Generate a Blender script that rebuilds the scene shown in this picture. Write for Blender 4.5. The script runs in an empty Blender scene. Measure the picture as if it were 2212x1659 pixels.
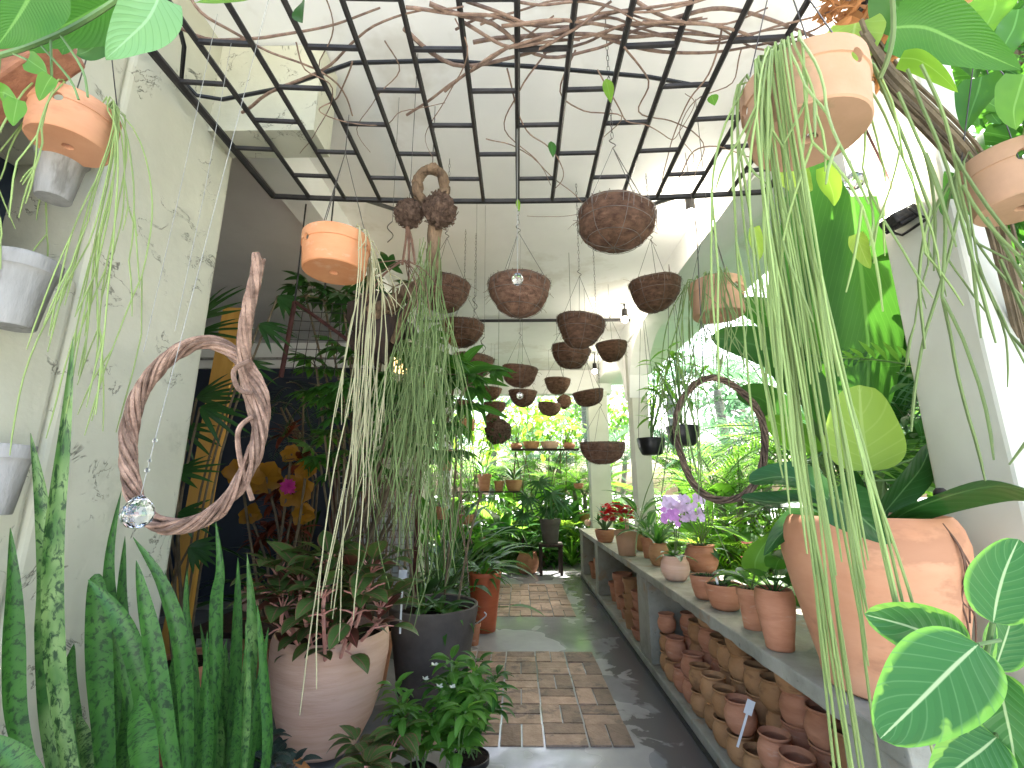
import bpy, math, random
from mathutils import Vector, Matrix, Euler, Quaternion, noise
R = random.Random(11)
rad = math.radians
V = Vector
sc = bpy.context.scene
COL = sc.collection
UP = V((0, 0, 1))
U = R.uniform

# ------------------------------------------------------------------ camera
FPX = 984.0
CP = V((0, 0, 1.5))
CE = Euler((rad(90 + 12.9), 0, rad(0.815)))
RM = CE.to_matrix()
cd = bpy.data.cameras.new('camera')
cam = bpy.data.objects.new('camera', cd)
COL.objects.link(cam)
cam.location = CP
cam.rotation_euler = CE
cd.sensor_width = 36
cd.lens = FPX / 2212 * 36
cd.clip_start = 0.05
cd.clip_end = 500
sc.camera = cam


def ray(px, py):
    return RM @ V(((px - 1106) / FPX, (829.5 - py) / FPX, -1))


def P(px, py, d):
    """the place seen at (px, py), d metres deep"""
    return CP + ray(px, py) * d


def PZ(px, py, z):
    r = ray(px, py)
    return CP + r * ((z - CP.z) / r.z)


def PX(px, py, x):
    r = ray(px, py)
    return CP + r * (x / r.x)


def PY(px, py, y):
    r = ray(px, py)
    return CP + r * (y / r.y)


# ------------------------------------------------------------------ meshes
PROF = {
    'lance': lambda t: max(.02, math.sin(math.pi * min(1, t ** .8)) ** .95),
    'ovate': lambda t: max(.02, math.sin(math.pi * t ** .62) ** .9),
    'oval': lambda t: max(.02, math.sin(math.pi * t ** .85) ** .62),
    'sword': lambda t: max(.02, min(1, .6 + .9 * t) * (1 if t < .55 else max(0, 1 - ((t - .55) / .45) ** 1.7))),
    'strap': lambda t: max(.02, min(1, .35 + 4 * t) * (1 - t ** 2.6)),
    'banana': lambda t: max(.02, math.sin(math.pi * min(1, (t * .93 + .07)) ** .9) ** .5),
    'round': lambda t: max(.03, math.sqrt(max(0, 1 - (2 * t - 1) ** 2))),
    'disc': lambda t: max(.03, math.sqrt(max(0, 1 - (2 * t - 1) ** 2)) ** 1.05 * (1 - .08 * t)),
    'heart': lambda t: max(.02, (.72 + 1.2 * t if t < .23 else 1) * (1 if t < .25 else (1 - ((t - .25) / .75) ** 1.7))),
}


class MB:
    def __init__(s):
        s.v, s.f, s.uv = [], [], []

    def add(s, vs, fs, uvs=None):
        o = len(s.v)
        s.v += [tuple(x) for x in vs]
        s.uv += uvs or [(0, 0)] * len(vs)
        s.f += [tuple(i + o for i in f) for f in fs]
        return s

    def box(s, x0, x1, y0, y1, z0, z1, m=None):
        vs = [V((x, y, z)) for z in (z0, z1) for y in (y0, y1) for x in (x0, x1)]
        if m:
            vs = [m @ v for v in vs]
        return s.add(vs, [(0, 2, 3, 1), (4, 5, 7, 6), (0, 1, 5, 4), (2, 6, 7, 3), (0, 4, 6, 2), (1, 3, 7, 5)])

    def tube(s, pts, r, n=6, cap=True):
        k = len(pts)
        rr = r if isinstance(r, (list, tuple)) else [r] * k
        pts = [V(p) for p in pts]
        vs, nrm = [], None
        for i, p in enumerate(pts):
            t = (pts[min(k - 1, i + 1)] - pts[max(0, i - 1)])
            if t.length < 1e-9:
                t = V((0, 0, 1))
            t.normalize()
            if nrm is None:
                nrm = t.orthogonal().normalized()
            else:
                nrm = nrm - t * nrm.dot(t)
                if nrm.length < 1e-6:
                    nrm = t.orthogonal()
                nrm.normalize()
            b = t.cross(nrm)
            for j in range(n):
                a = 2 * math.pi * j / n
                vs.append(p + (nrm * math.cos(a) + b * math.sin(a)) * rr[i])
        fs = [(i * n + j, i * n + (j + 1) % n, (i + 1) * n + (j + 1) % n, (i + 1) * n + j) for i in range(k - 1) for j in range(n)]
        if cap:
            fs += [tuple(range(n - 1, -1, -1)), tuple((k - 1) * n + j for j in range(n))]
        return s.add(vs, fs, [(j / n, i / max(1, k - 1)) for i in range(k) for j in range(n)])

    def lathe(s, prof, c=(0, 0, 0), n=32, closed=False, wob=0, m=None):
        c = V(c)
        vs = []
        for r, z in prof:
            for j in range(n):
                a = 2 * math.pi * j / n
                v = V((r * math.cos(a), r * math.sin(a), z))
                if wob:
                    v *= 1 + wob * noise.noise(v * 9 + c)
                vs.append((m @ v if m else v) + c)
        k = len(prof)
        fs = [(i * n + j, i * n + (j + 1) % n, (i + 1) * n + (j + 1) % n, (i + 1) * n + j) for i in range(k - 1) for j in range(n)]
        if closed:
            fs += [((k - 1) * n + j, (k - 1) * n + (j + 1) % n, (j + 1) % n, j) for j in range(n)]
        else:
            fs += [tuple(range(n - 1, -1, -1)), tuple((k - 1) * n + j for j in range(n))]
        return s.add(vs, fs)

    def ball(s, c, r, n=14, wob=0, sq=(1, 1, 1), f=6):
        c = V(c)
        vs, fs = [], []
        h = n // 2
        for i in range(h + 1):
            th = math.pi * i / h
            for j in range(n):
                a = 2 * math.pi * j / n
                v = V((math.sin(th) * math.cos(a) * sq[0], math.sin(th) * math.sin(a) * sq[1], math.cos(th) * sq[2]))
                k = 1 + (wob * noise.noise(v * f + c * 3) if wob else 0)
                vs.append(c + v * r * k)
        for i in range(h):
            for j in range(n):
                fs.append((i * n + j, (i + 1) * n + j, (i + 1) * n + (j + 1) % n, i * n + (j + 1) % n))
        return s.add(vs, fs)

    def leaf(s, p, d, L, W, droop=.6, fold=.2, prof='lance', n=6, roll=0, cr=3, wav=0, up=UP):
        d = V(d).normalized()
        p = V(p)
        sd = d.cross(up)
        if sd.length < 1e-3:
            sd = d.orthogonal()
        sd.normalize()
        if roll:
            sd = Quaternion(d, roll) @ sd
        fn = PROF[prof]
        q = Quaternion(sd, -droop / n)
        vs, uv = [], []
        ph = U(0, 6)
        for i in range(n + 1):
            t = i / n
            w = W * .5 * fn(t)
            nr = sd.cross(d)
            for j in range(cr):
                x = 2 * j / (cr - 1) - 1
                z = abs(x) * math.sin(fold) * w
                if wav:
                    z += wav * W * abs(x) * math.sin(t * 11 + ph + x * 1.3)
                vs.append(p + sd * (x * w * math.cos(fold)) + nr * z)
                uv.append((j / (cr - 1), t))
            p = p + d * (L / n)
            d = q @ d
        fs = [(i * cr + j, i * cr + j + 1, (i + 1) * cr + j + 1, (i + 1) * cr + j) for i in range(n) for j in range(cr - 1)]
        s.add(vs, fs, uv)
        return p

    def build(s, name, mat, parent=None, smooth=True, loc=None):
        off = V((0, 0, 0))
        o = parent
        while o is not None:
            off += o.location
            o = o.parent
        if loc is not None:
            off = off + V(loc) if parent else V(loc)
        me = bpy.data.meshes.new(name)
        me.from_pydata([(v[0] - off.x, v[1] - off.y, v[2] - off.z) for v in s.v], [], s.f)
        ul = me.uv_layers.new(name='UVMap')
        li = [0] * len(me.loops)
        me.loops.foreach_get('vertex_index', li)
        fl = []
        for i in li:
            fl += s.uv[i]
        ul.data.foreach_set('uv', fl)
        me.polygons.foreach_set('use_smooth', [smooth] * len(me.polygons))
        me.materials.append(mat)
        if smooth:
            me.set_sharp_from_angle(angle=rad(44))
        me.update()
        ob = bpy.data.objects.new(name, me)
        COL.objects.link(ob)
        ob.parent = parent
        if loc is not None:
            ob.location = loc
        return ob


def bevel(ob, w=.01, seg=2):
    m = ob.modifiers.new('bevel', 'BEVEL')
    m.width = w
    m.segments = seg
    m.limit_method = 'ANGLE'
    m.angle_limit = rad(40)
    return ob


def cut(ob, cutters):
    """drill the cutter meshes through ob"""
    tmp = []
    for mb in cutters:
        c = mb.build('cutter', ob.data.materials[0], ob.parent)
        tmp.append(c)
        m = ob.modifiers.new('hole', 'BOOLEAN')
        m.operation = 'DIFFERENCE'
        m.solver = 'EXACT'
        m.object = c
    bpy.context.view_layer.update()
    dg = bpy.context.evaluated_depsgraph_get()
    me = bpy.data.meshes.new_from_object(ob.evaluated_get(dg))
    ob.modifiers.clear()
    me.set_sharp_from_angle(angle=rad(35))
    ob.data = me
    for c in tmp:
        bpy.data.objects.remove(c)
    return ob


def tag(o, label, cat, group=None, kind=None):
    o['label'] = label
    o['category'] = cat
    if group:
        o['group'] = group
    if kind:
        o['kind'] = kind
    return o


def thing(name, label, cat, loc, group=None):
    o = bpy.data.objects.new(name, None)
    COL.objects.link(o)
    o.location = loc
    o.empty_display_size = .05
    return tag(o, label, cat, group)


def struct(name, mb, mat, smooth=False):
    o = mb.build(name, mat, None, smooth)
    o['kind'] = 'structure'
    return o


def dup(root, loc, rz=0, s=1, label=None):
    r = root.copy()
    COL.objects.link(r)
    r.location = loc
    r.rotation_euler = (0, 0, rz)
    r.scale = (s, s, s)
    if label:
        r['label'] = label
    for ch in list(root.children):
        c = ch.copy()
        COL.objects.link(c)
        c.parent = r
        for g in ch.children:
            d = g.copy()
            COL.objects.link(d)
            d.parent = c
    return r


# ------------------------------------------------------------------ materials
class NT:
    def __init__(s, name):
        s.m = bpy.data.materials.new(name)
        s.m.use_nodes = True
        s.t = s.m.node_tree
        s.t.nodes.clear()
        s.out = s.n('ShaderNodeOutputMaterial')

    def n(s, ty, **k):
        nd = s.t.nodes.new(ty)
        for a, b in k.items():
            setattr(nd, a, b)
        return nd

    def l(s, a, b):
        s.t.links.new(a, b)

    def math(s, op, a, b=None):
        nd = s.n('ShaderNodeMath', operation=op)
        for i, x in enumerate((a, b)):
            if x is None:
                continue
            if isinstance(x, (int, float)):
                nd.inputs[i].default_value = x
            else:
                s.l(x, nd.inputs[i])
        return nd.outputs[0]

    def coords(s, scale=(1, 1, 1), uv=False, rnd=True):
        tc = s.n('ShaderNodeTexCoord')
        mp = s.n('ShaderNodeMapping')
        mp.inputs['Scale'].default_value = scale
        s.l(tc.outputs['UV' if uv else 'Object'], mp.inputs['Vector'])
        if not rnd:
            return mp.outputs[0]
        oi = s.n('ShaderNodeObjectInfo')
        ad = s.n('ShaderNodeVectorMath', operation='ADD')
        s.l(mp.outputs[0], ad.inputs[0])
        s.l(s.math('MULTIPLY', oi.outputs['Random'], 60), ad.inputs[1])
        return ad.outputs[0]

    def noise(s, vec, scale, detail=4, rough=.55, dist=0):
        nd = s.n('ShaderNodeTexNoise')
        s.l(vec, nd.inputs['Vector'])
        nd.inputs['Scale'].default_value = scale
        nd.inputs['Detail'].default_value = detail
        nd.inputs['Roughness'].default_value = rough
        nd.inputs['Distortion'].default_value = dist
        return nd.outputs['Fac']

    def ramp(s, fac, stops):
        nd = s.n('ShaderNodeValToRGB')
        e = nd.color_ramp.elements
        while len(e) < len(stops):
            e.new(.5)
        for x, (p, c) in zip(e, stops):
            x.position = p
            x.color = (c, c, c, 1) if isinstance(c, (int, float)) else (*c, 1)
        s.l(fac, nd.inputs[0])
        return nd.outputs[0]

    def mix(s, fac, a, b, mode='MIX'):
        nd = s.n('ShaderNodeMix', data_type='RGBA', blend_type=mode)
        for i, x in ((0, fac), (6, a), (7, b)):
            if isinstance(x, (int, float)):
                nd.inputs[i].default_value = x
            elif isinstance(x, tuple):
                nd.inputs[i].default_value = (*x, 1)
            else:
                s.l(x, nd.inputs[i])
        return nd.outputs[2]

    def bump(s, h, st=.3, dist=.01):
        nd = s.n('ShaderNodeBump')
        nd.inputs['Strength'].default_value = st
        nd.inputs['Distance'].default_value = dist
        s.l(h, nd.inputs['Height'])
        return nd.outputs[0]

    def pbsdf(s, col, rough=.6, metal=0, nrm=None, spec=.5):
        b = s.n('ShaderNodeBsdfPrincipled')
        for k, x in (('Base Color', col), ('Roughness', rough), ('Metallic', metal), ('Specular IOR Level', spec)):
            if isinstance(x, (int, float)):
                b.inputs[k].default_value = x
            elif isinstance(x, tuple):
                b.inputs[k].default_value = (*x, 1)
            else:
                s.l(x, b.inputs[k])
        if nrm is not None:
            s.l(nrm, b.inputs['Normal'])
        return b

    def done(s, sh):
        s.l(sh.outputs[0], s.out.inputs['Surface'])
        return s.m


def sm(c, k):
    return tuple(max(0, min(1, x * k)) for x in c)


def rough_mat(name, c1, c2, scale=6, rough=.7, bump=.2, stretch=(1, 1, 1), metal=0, spots=None, bd=.01, spec=.4, detail=6, isl=0, lo=.3, hi=.7, ob=0):
    t = NT(name)
    co = t.coords(stretch)
    f = t.noise(co, scale, detail, .6)
    col = t.ramp(f, [(lo, c1), (hi, c2)])
    if spots:
        g = t.noise(co, spots[1], 5, .65)
        col = t.mix(t.ramp(g, [(spots[2], 0), (spots[2] + .08, spots[3] if len(spots) > 3 else .8)]), col, spots[0])
    if ob:
        oi = t.n('ShaderNodeObjectInfo')
        col = t.mix(1, col, t.ramp(oi.outputs['Random'], [(0, (1 - ob, 1 - ob * 1.1, 1 - ob * 1.2)), (1, (1 + ob * .25, 1 + ob * .2, 1 + ob * .3))]), 'MULTIPLY')
    if isl:
        ge = t.n('ShaderNodeNewGeometry')
        col = t.mix(1, col, t.ramp(ge.outputs['Random Per Island'], [(0, 1 - isl), (1, 1 + isl * .3)]), 'MULTIPLY')
    return t.done(t.pbsdf(col, rough, metal, t.bump(t.noise(co, scale * 5, 5), bump, bd), spec))


def leaf_mat(name, c, tc=None, tl=.35, rough=.4, var=.45, mid=None, veins=None, vf=9, edge=None, blot=None, spec=.28, midw=.03):
    """leaf: varied green, midrib and side veins along its UV, light shining through"""
    t = NT(name)
    ge = t.n('ShaderNodeNewGeometry')
    rnd = ge.outputs['Random Per Island']
    co = t.coords()
    f = t.noise(co, 7, 3)
    col = t.mix(t.math('MULTIPLY', t.math('ADD', rnd, f), .5), sm(c, 1 - var), sm(c, 1 + var))
    uvn = t.n('ShaderNodeUVMap')
    sx = t.n('ShaderNodeSeparateXYZ')
    t.l(uvn.outputs[0], sx.inputs[0])
    au = t.math('ABSOLUTE', t.math('SUBTRACT', sx.outputs[0], .5))
    nrm = None
    if blot:
        bc, th, bs = blot
        b = t.noise(t.coords((1, 1, 1)), bs, 3, .6, .4)
        m = t.ramp(t.math('ADD', au, t.math('MULTIPLY', t.math('SUBTRACT', b, .5), 1.3)), [(th, 0), (th + .03, 1)])
        col = t.mix(m, col, bc)
    if edge:
        col = t.mix(t.ramp(au, [(.40, 0), (.47, 1)]), col, edge)
    if veins:
        x = t.math('SUBTRACT', t.math('MULTIPLY', sx.outputs[1], vf), t.math('MULTIPLY', au, vf * .55))
        w = t.math('ABSOLUTE', t.math('SUBTRACT', t.math('FRACT', x), .5))
        vm = t.ramp(w, [(0, 1), (.09, 0)])
        col = t.mix(t.math('MULTIPLY', vm, .6), col, veins)
        nrm = t.bump(w, .35, .004)
    if mid:
        col = t.mix(t.ramp(au, [(midw * .5, 1), (midw, 0)]), col, mid)
    b = t.pbsdf(col, rough, 0, nrm, spec)
    tr = t.n('ShaderNodeBsdfTranslucent')
    if tc is None:
        tc = (c[0] * 3 + .02, c[1] * 3.2 + .05, c[2] * 1.2)
    tcol = t.mix(.35, tc, col)
    t.l(tcol, tr.inputs[0])
    mx = t.n('ShaderNodeMixShader')
    mx.inputs[0].default_value = tl
    t.l(b.outputs[0], mx.inputs[1])
    t.l(tr.outputs[0], mx.inputs[2])
    return t.done(mx)


def emis(name, c, st):
    t = NT(name)
    e = t.n('ShaderNodeEmission')
    e.inputs[0].default_value = (*c, 1)
    e.inputs[1].default_value = st
    return t.done(e)


M = {}
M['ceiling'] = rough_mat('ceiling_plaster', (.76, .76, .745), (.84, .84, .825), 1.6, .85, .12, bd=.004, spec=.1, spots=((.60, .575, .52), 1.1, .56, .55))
M['beam'] = rough_mat('white_beam', (.74, .74, .70), (.82, .82, .79), 2, .8, .15, bd=.004, spec=.1)
M['navy'] = rough_mat('navy_wall', (.010, .016, .028), (.018, .027, .045), 2, .6, .1)
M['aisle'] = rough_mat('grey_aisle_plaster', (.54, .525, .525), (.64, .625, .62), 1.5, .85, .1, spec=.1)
M['wire'] = rough_mat('wire', (.05, .045, .04), (.12, .11, .10), 9, .45, 0, metal=.6)
M['lace'] = rough_mat('basket_wire', (.09, .075, .06), (.24, .20, .165), 9, .5, 0, metal=.3)
M['string'] = rough_mat('string', (.24, .24, .22), (.32, .32, .30), 9, .6, 0)
M['iron'] = rough_mat('black_iron', (.008, .008, .009), (.03, .026, .024), 14, .55, .25, spec=.4)
M['hose'] = rough_mat('black_hose', (.008, .008, .008), (.02, .02, .02), 9, .4, 0)
M['vine'] = rough_mat('dry_vine', (.10, .06, .045), (.30, .20, .14), 30, .8, .5, (1, 1, 1))
M['wreath'] = rough_mat('twisted_vine', (.15, .085, .06), (.44, .29, .215), 26, .75, .8, spec=.25, isl=.5)
M['wreath2'] = rough_mat('twisted_vine_dark', (.06, .04, .03), (.22, .15, .10), 26, .75, .7, spec=.25, isl=.5)
M['fibre'] = rough_mat('coconut_fibre', (.055, .026, .016), (.28, .16, .10), 22, .85, 1, (1, 1, 2.2), bd=.02, spec=.2, lo=.25, hi=.75, ob=.25, spots=((.34, .20, .13), 9, .60, .55))
M['moss'] = rough_mat('root_ball', (.05, .03, .022), (.26, .17, .12), 45, .95, 1, bd=.02, spec=.1)
M['bark'] = rough_mat('driftwood', (.05, .03, .017), (.30, .20, .12), 9, .75, .9, (3, 3, .6), bd=.02, spec=.25)
M['darkwood'] = rough_mat('dark_wood', (.012, .007, .005), (.05, .028, .018), 9, .7, .6, (2, 2, .6))
M['trunk'] = rough_mat('palm_trunk', (.12, .10, .085), (.34, .30, .26), 8, .85, .7, (1, 1, 3))
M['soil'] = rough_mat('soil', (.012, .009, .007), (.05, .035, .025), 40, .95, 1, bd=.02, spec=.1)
M['terra'] = rough_mat('terracotta', (.40, .165, .085), (.56, .27, .16), 5, .75, .25, (1, 1, 3.5), spots=((.55, .42, .33), 9, .60, .35), bd=.006, spec=.25)
M['terra_pale'] = rough_mat('pale_terracotta', (.64, .38, .27), (.77, .53, .41), 3, .8, .35, (1, 1, 9), spots=((.34, .17, .12), 14, .66, .5), bd=.006, spec=.2)
M['terra_moss'] = rough_mat('weathered_terracotta', (.36, .22, .125), (.50, .30, .19), 4, .8, .25, spots=((.24, .19, .10), 7, .6, .55), bd=.006, spec=.2)
M['terra_or'] = rough_mat('orange_terracotta', (.50, .19, .075), (.62, .29, .14), 4, .65, .2, (1, 1, 2), spots=((.64, .42, .28), 5, .55, .5), bd=.004, spec=.3)
M['jar'] = rough_mat('ochre_clay', (.39, .195, .08), (.54, .305, .145), 5, .7, .25, (1, 1, 2), spots=((.2, .10, .05), 6, .58, .6), spec=.3, ob=.22)
M['terra_giant'] = rough_mat('giant_pot_terracotta', (.50, .225, .115), (.63, .34, .20), 2.2, .72, .2, (1, 1, 2.2), spots=((.38, .18, .10), 3, .54, .65), bd=.006, spec=.25)
M['plastic_or'] = rough_mat('orange_plastic', (.42, .09, .035), (.52, .14, .06), 3, .5, .05, (1, 1, 5))
M['greypot'] = rough_mat('charcoal_pot', (.06, .05, .045), (.135, .115, .10), 3, .75, .25, spots=((.19, .16, .13), 16, .66, .5), spec=.3)
M['cement'] = rough_mat('cement_pot', (.22, .215, .20), (.38, .37, .35), 5, .85, .4, (3, 3, .7), spots=((.13, .12, .10), 4, .56, .6), spec=.15)
M['blackpl'] = rough_mat('black_plastic', (.006, .006, .007), (.015, .015, .016), 5, .35, .05)
M['stake'] = rough_mat('white_stake', (.55, .57, .58), (.68, .70, .72), 6, .5, 0)
M['yellow'] = rough_mat('yellow_board', (.52, .27, .045), (.68, .38, .08), 5, .6, .2, (2, 2, .4))
M['rust'] = rough_mat('rusty_steel', (.035, .010, .008), (.09, .027, .02), 12, .75, .4)
M['eave'] = rough_mat('brown_board', (.16, .06, .03), (.30, .13, .07), 6, .7, .3, (1, 6, 6))
M['dryleaf'] = leaf_mat('dry_leaf', (.42, .19, .07), (.5, .24, .08), .4, .7, .6)
M['rhip'] = leaf_mat('mistletoe_cactus', (.25, .34, .11), (.36, .44, .14), .12, .5, .45)
M['rhip2'] = leaf_mat('pale_rhipsalis', (.40, .38, .22), (.4, .42, .2), .12, .55, .5)
M['rhip3'] = leaf_mat('grey_rhipsalis', (.17, .235, .085), (.25, .33, .1), .15, .6, .6)
M['root'] = rough_mat('root', (.08, .04, .025), (.2, .11, .07), 30, .8, .3)

# leaves
M['sans'] = None
M['g_dark'] = leaf_mat('dark_leaf', (.026, .082, .020), (.08, .24, .03), .28, .32, .5, mid=(.05, .13, .04))
M['g_mid'] = leaf_mat('mid_leaf', (.034, .115, .022), (.14, .40, .03), .35, .38, .5, mid=(.10, .24, .07))
M['g_light'] = leaf_mat('light_leaf', (.085, .22, .035), (.28, .60, .05), .45, .4, .45, mid=(.18, .36, .09))
M['g_lime'] = leaf_mat('lime_leaf', (.12, .26, .03), (.45, .75, .06), .5, .42, .4, mid=(.25, .42, .1))
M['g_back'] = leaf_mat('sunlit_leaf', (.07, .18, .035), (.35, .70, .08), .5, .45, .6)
M['g_blue'] = leaf_mat('bluish_palm_leaf', (.055, .12, .07), (.16, .36, .16), .4, .45, .6)
M['g_big'] = leaf_mat('big_leaf', (.045, .15, .025), (.12, .36, .03), .36, .35, .35, mid=(.16, .34, .08), veins=(.09, .23, .05), vf=26)
M['g_philo'] = leaf_mat('philodendron', (.018, .075, .016), (.07, .22, .03), .25, .28, .35, mid=(.10, .20, .07), veins=(.045, .12, .04), vf=8)
M['g_round'] = leaf_mat('round_lime_leaf', (.24, .38, .06), (.42, .60, .08), .4, .45, .15, mid=(.36, .5, .14), veins=(.34, .48, .12), vf=6)
M['g_fig'] = leaf_mat('variegated_fig', (.042, .155, .034), (.12, .33, .04), .2, .36, .2, mid=(.42, .54, .26), veins=(.12, .27, .09), vf=9, blot=((.23, .45, .07), .43, 11), edge=(.20, .46, .06), midw=.026)
M['g_agl'] = leaf_mat('aglaonema', (.075, .145, .035), (.16, .24, .05), .28, .35, .45, mid=(.30, .13, .10), edge=(.22, .09, .06), veins=(.09, .14, .05), vf=7, midw=.04)
M['g_agl2'] = leaf_mat('red_aglaonema', (.15, .06, .04), (.34, .10, .07), .28, .35, .5, mid=(.42, .1, .1), midw=.05)
M['pink'] = rough_mat('pink_stem', (.52, .20, .17), (.62, .34, .27), 20, .5, .05)
M['stem'] = rough_mat('green_stem', (.07, .13, .04), (.13, .22, .07), 12, .5, .05)
M['stem_br'] = rough_mat('brown_stem', (.08, .06, .035), (.20, .15, .09), 14, .8, .3)
M['brom'] = leaf_mat('bromeliad', (.36, .17, .012), (.55, .27, .02), .3, .4, .4)
M['brom_red'] = leaf_mat('bromeliad_red', (.14, .03, .015), (.24, .06, .02), .3, .4, .5)
M['magenta'] = leaf_mat('magenta_flower', (.5, .03, .22), (.6, .05, .3), .3, .5, .2)
M['red_fl'] = leaf_mat('red_flower', (.55, .012, .02), (.7, .03, .03), .3, .45, .3)
M['lilac'] = leaf_mat('lilac_flower', (.74, .56, .78), (.8, .65, .82), .25, .5, .3)
M['purple'] = leaf_mat('purple_flower', (.62, .27, .62), (.7, .35, .7), .25, .5, .25)
M['pinkfl'] = leaf_mat('pink_spathe', (.75, .15, .20), (.8, .3, .3), .3, .4, .15)
M['hosta'] = leaf_mat('striped_leaf', (.04, .13, .035), (.12, .34, .05), .3, .35, .4, mid=(.30, .42, .16), midw=.12)
M['fitt'] = leaf_mat('silver_leaf', (.02, .04, .03), (.06, .1, .05), .15, .35, .4, veins=(.3, .33, .33), vf=10)
M['g_crinkle'] = leaf_mat('crinkled_leaf', (.17, .34, .14), (.25, .5, .12), .3, .5, .2, mid=(.28, .46, .24), veins=(.08, .19, .06), vf=11)
M['white_fl'] = leaf_mat('white_flower', (.75, .75, .65), (.8, .8, .7), .3, .5, .1)


def mk_sans():
    t = NT('snake_plant_leaf')
    ge = t.n('ShaderNodeNewGeometry')
    co = t.coords()
    uvn = t.n('ShaderNodeUVMap')
    mp = t.n('ShaderNodeMapping')
    mp.inputs['Scale'].default_value = (2.4, 30, 1)
    t.l(uvn.outputs[0], mp.inputs[0])
    ad = t.n('ShaderNodeVectorMath', operation='ADD')
    t.l(mp.outputs[0], ad.inputs[0])
    t.l(t.math('MULTIPLY', ge.outputs['Random Per Island'], 90), ad.inputs[1])
    oi = t.n('ShaderNodeObjectInfo')
    ad2 = t.n('ShaderNodeVectorMath', operation='ADD')
    t.l(ad.outputs[0], ad2.inputs[0])
    t.l(t.math('MULTIPLY', oi.outputs['Random'], 77), ad2.inputs[1])
    f = t.noise(ad2.outputs[0], 1.5, 5, .65, .6)
    g = t.noise(ad2.outputs[0], .35, 2)
    lt = t.mix(t.ramp(oi.outputs['Random'], [(.74, 0), (.92, 1)]), (.05, .155, .026), (.19, .30, .10))
    base = t.mix(t.ramp(g, [(.35, 0), (.65, 1)]), (.032, .115, .02), lt)
    col = t.mix(t.ramp(f, [(.40, 1), (.50, 0)]), base, (.010, .038, .012))
    b = t.pbsdf(col, .42, 0, t.bump(t.noise(co, 60, 2), .1, .002), .4)
    tr = t.n('ShaderNodeBsdfTranslucent')
    tr.inputs[0].default_value = (.08, .25, .03, 1)
    mx = t.n('ShaderNodeMixShader')
    mx.inputs[0].default_value = .12
    t.l(b.outputs[0], mx.inputs[1])
    t.l(tr.outputs[0], mx.inputs[2])
    return t.done(mx)


M['sans'] = mk_sans()


def mk_pillar():
    t = NT('scarred_plaster')
    co = t.coords((1, 1, 1), rnd=False)
    f = t.noise(co, 1.6, 5)
    col = t.ramp(f, [(.3, (.47, .46, .35)), (.7, (.59, .58, .46))])
    n1 = t.noise(co, 5.5, 5, .62, .8)
    line = t.ramp(t.math('ABSOLUTE', t.math('SUBTRACT', n1, .5)), [(0, 1), (.013, 0)])
    mask = t.ramp(t.noise(co, 6.5, 3), [(.53, 0), (.60, 1)])
    sc_ = t.math('MULTIPLY', line, mask)
    col = t.mix(t.math('MULTIPLY', sc_, .85), col, (.09, .085, .065))
    n2 = t.noise(co, 2.2, 6, .7)
    col = t.mix(t.ramp(n2, [(.58, 0), (.72, .5)]), col, (.30, .30, .22))
    h = t.math('SUBTRACT', t.noise(co, 5, 7), t.math('MULTIPLY', sc_, .6))
    return t.done(t.pbsdf(col, .75, 0, t.bump(h, .45, .02), .25))


M['pillar'] = mk_pillar()


def mk_column():
    t = NT('column_plaster')
    co = t.coords((1, 1, 1), rnd=False)
    f = t.noise(co, 2.5, 6)
    col = t.ramp(f, [(.3, (.53, .53, .43)), (.7, (.62, .62, .53))])
    return t.done(t.pbsdf(col, .75, 0, t.bump(t.noise(co, 12, 6), .12, .01), .25))


M['column'] = mk_column()


def mk_concrete():
    t = NT('bench_concrete')
    co = t.coords((1, 1, 1), rnd=False)
    f = t.noise(co, 3, 8, .65)
    col = t.ramp(f, [(.28, (.20, .19, .14)), (.5, (.33, .32, .26)), (.75, (.44, .42, .35))])
    st = t.noise(co, 5, 4, .6)
    col = t.mix(t.ramp(st, [(.58, 0), (.68, .6)]), col, (.33, .20, .10))
    dk = t.noise(co, 14, 5, .7)
    col = t.mix(t.ramp(dk, [(.64, 0), (.7, .7)]), col, (.10, .09, .07))
    return t.done(t.pbsdf(col, .75, 0, t.bump(t.noise(co, 18, 8, .7), .5, .012), .3))


M['concrete'] = mk_concrete()


def mk_floor():
    t = NT('damp_floor')
    co = t.coords((1, 1, 1), rnd=False)
    sx = t.n('ShaderNodeSeparateXYZ')
    t.l(co, sx.inputs[0])
    f = t.noise(co, 4, 8, .65)
    col = t.ramp(f, [(.3, (.20, .205, .215)), (.7, (.29, .295, .30))])
    # damp band beside the bench kerb, with a ragged edge
    n = t.noise(co, 2.6, 5, .6, .6)
    k = t.math('ADD', sx.outputs[0], t.math('MULTIPLY', t.math('SUBTRACT', n, .5), 1.3))
    wet = t.ramp(k, [(.78, 0), (.84, 1)])
    pud = t.ramp(t.noise(co, 1.1, 3, .5), [(.44, 0), (.52, 1)])
    col = t.mix(wet, col, (.10, .10, .10))
    rg = t.mix(pud, (.42, .42, .42), (.10, .10, .10))
    rg = t.mix(wet, rg, (.26, .26, .26))
    return t.done(t.pbsdf(col, rg, 0, t.bump(t.noise(co, 30, 5), .08, .006), .5))


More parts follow.
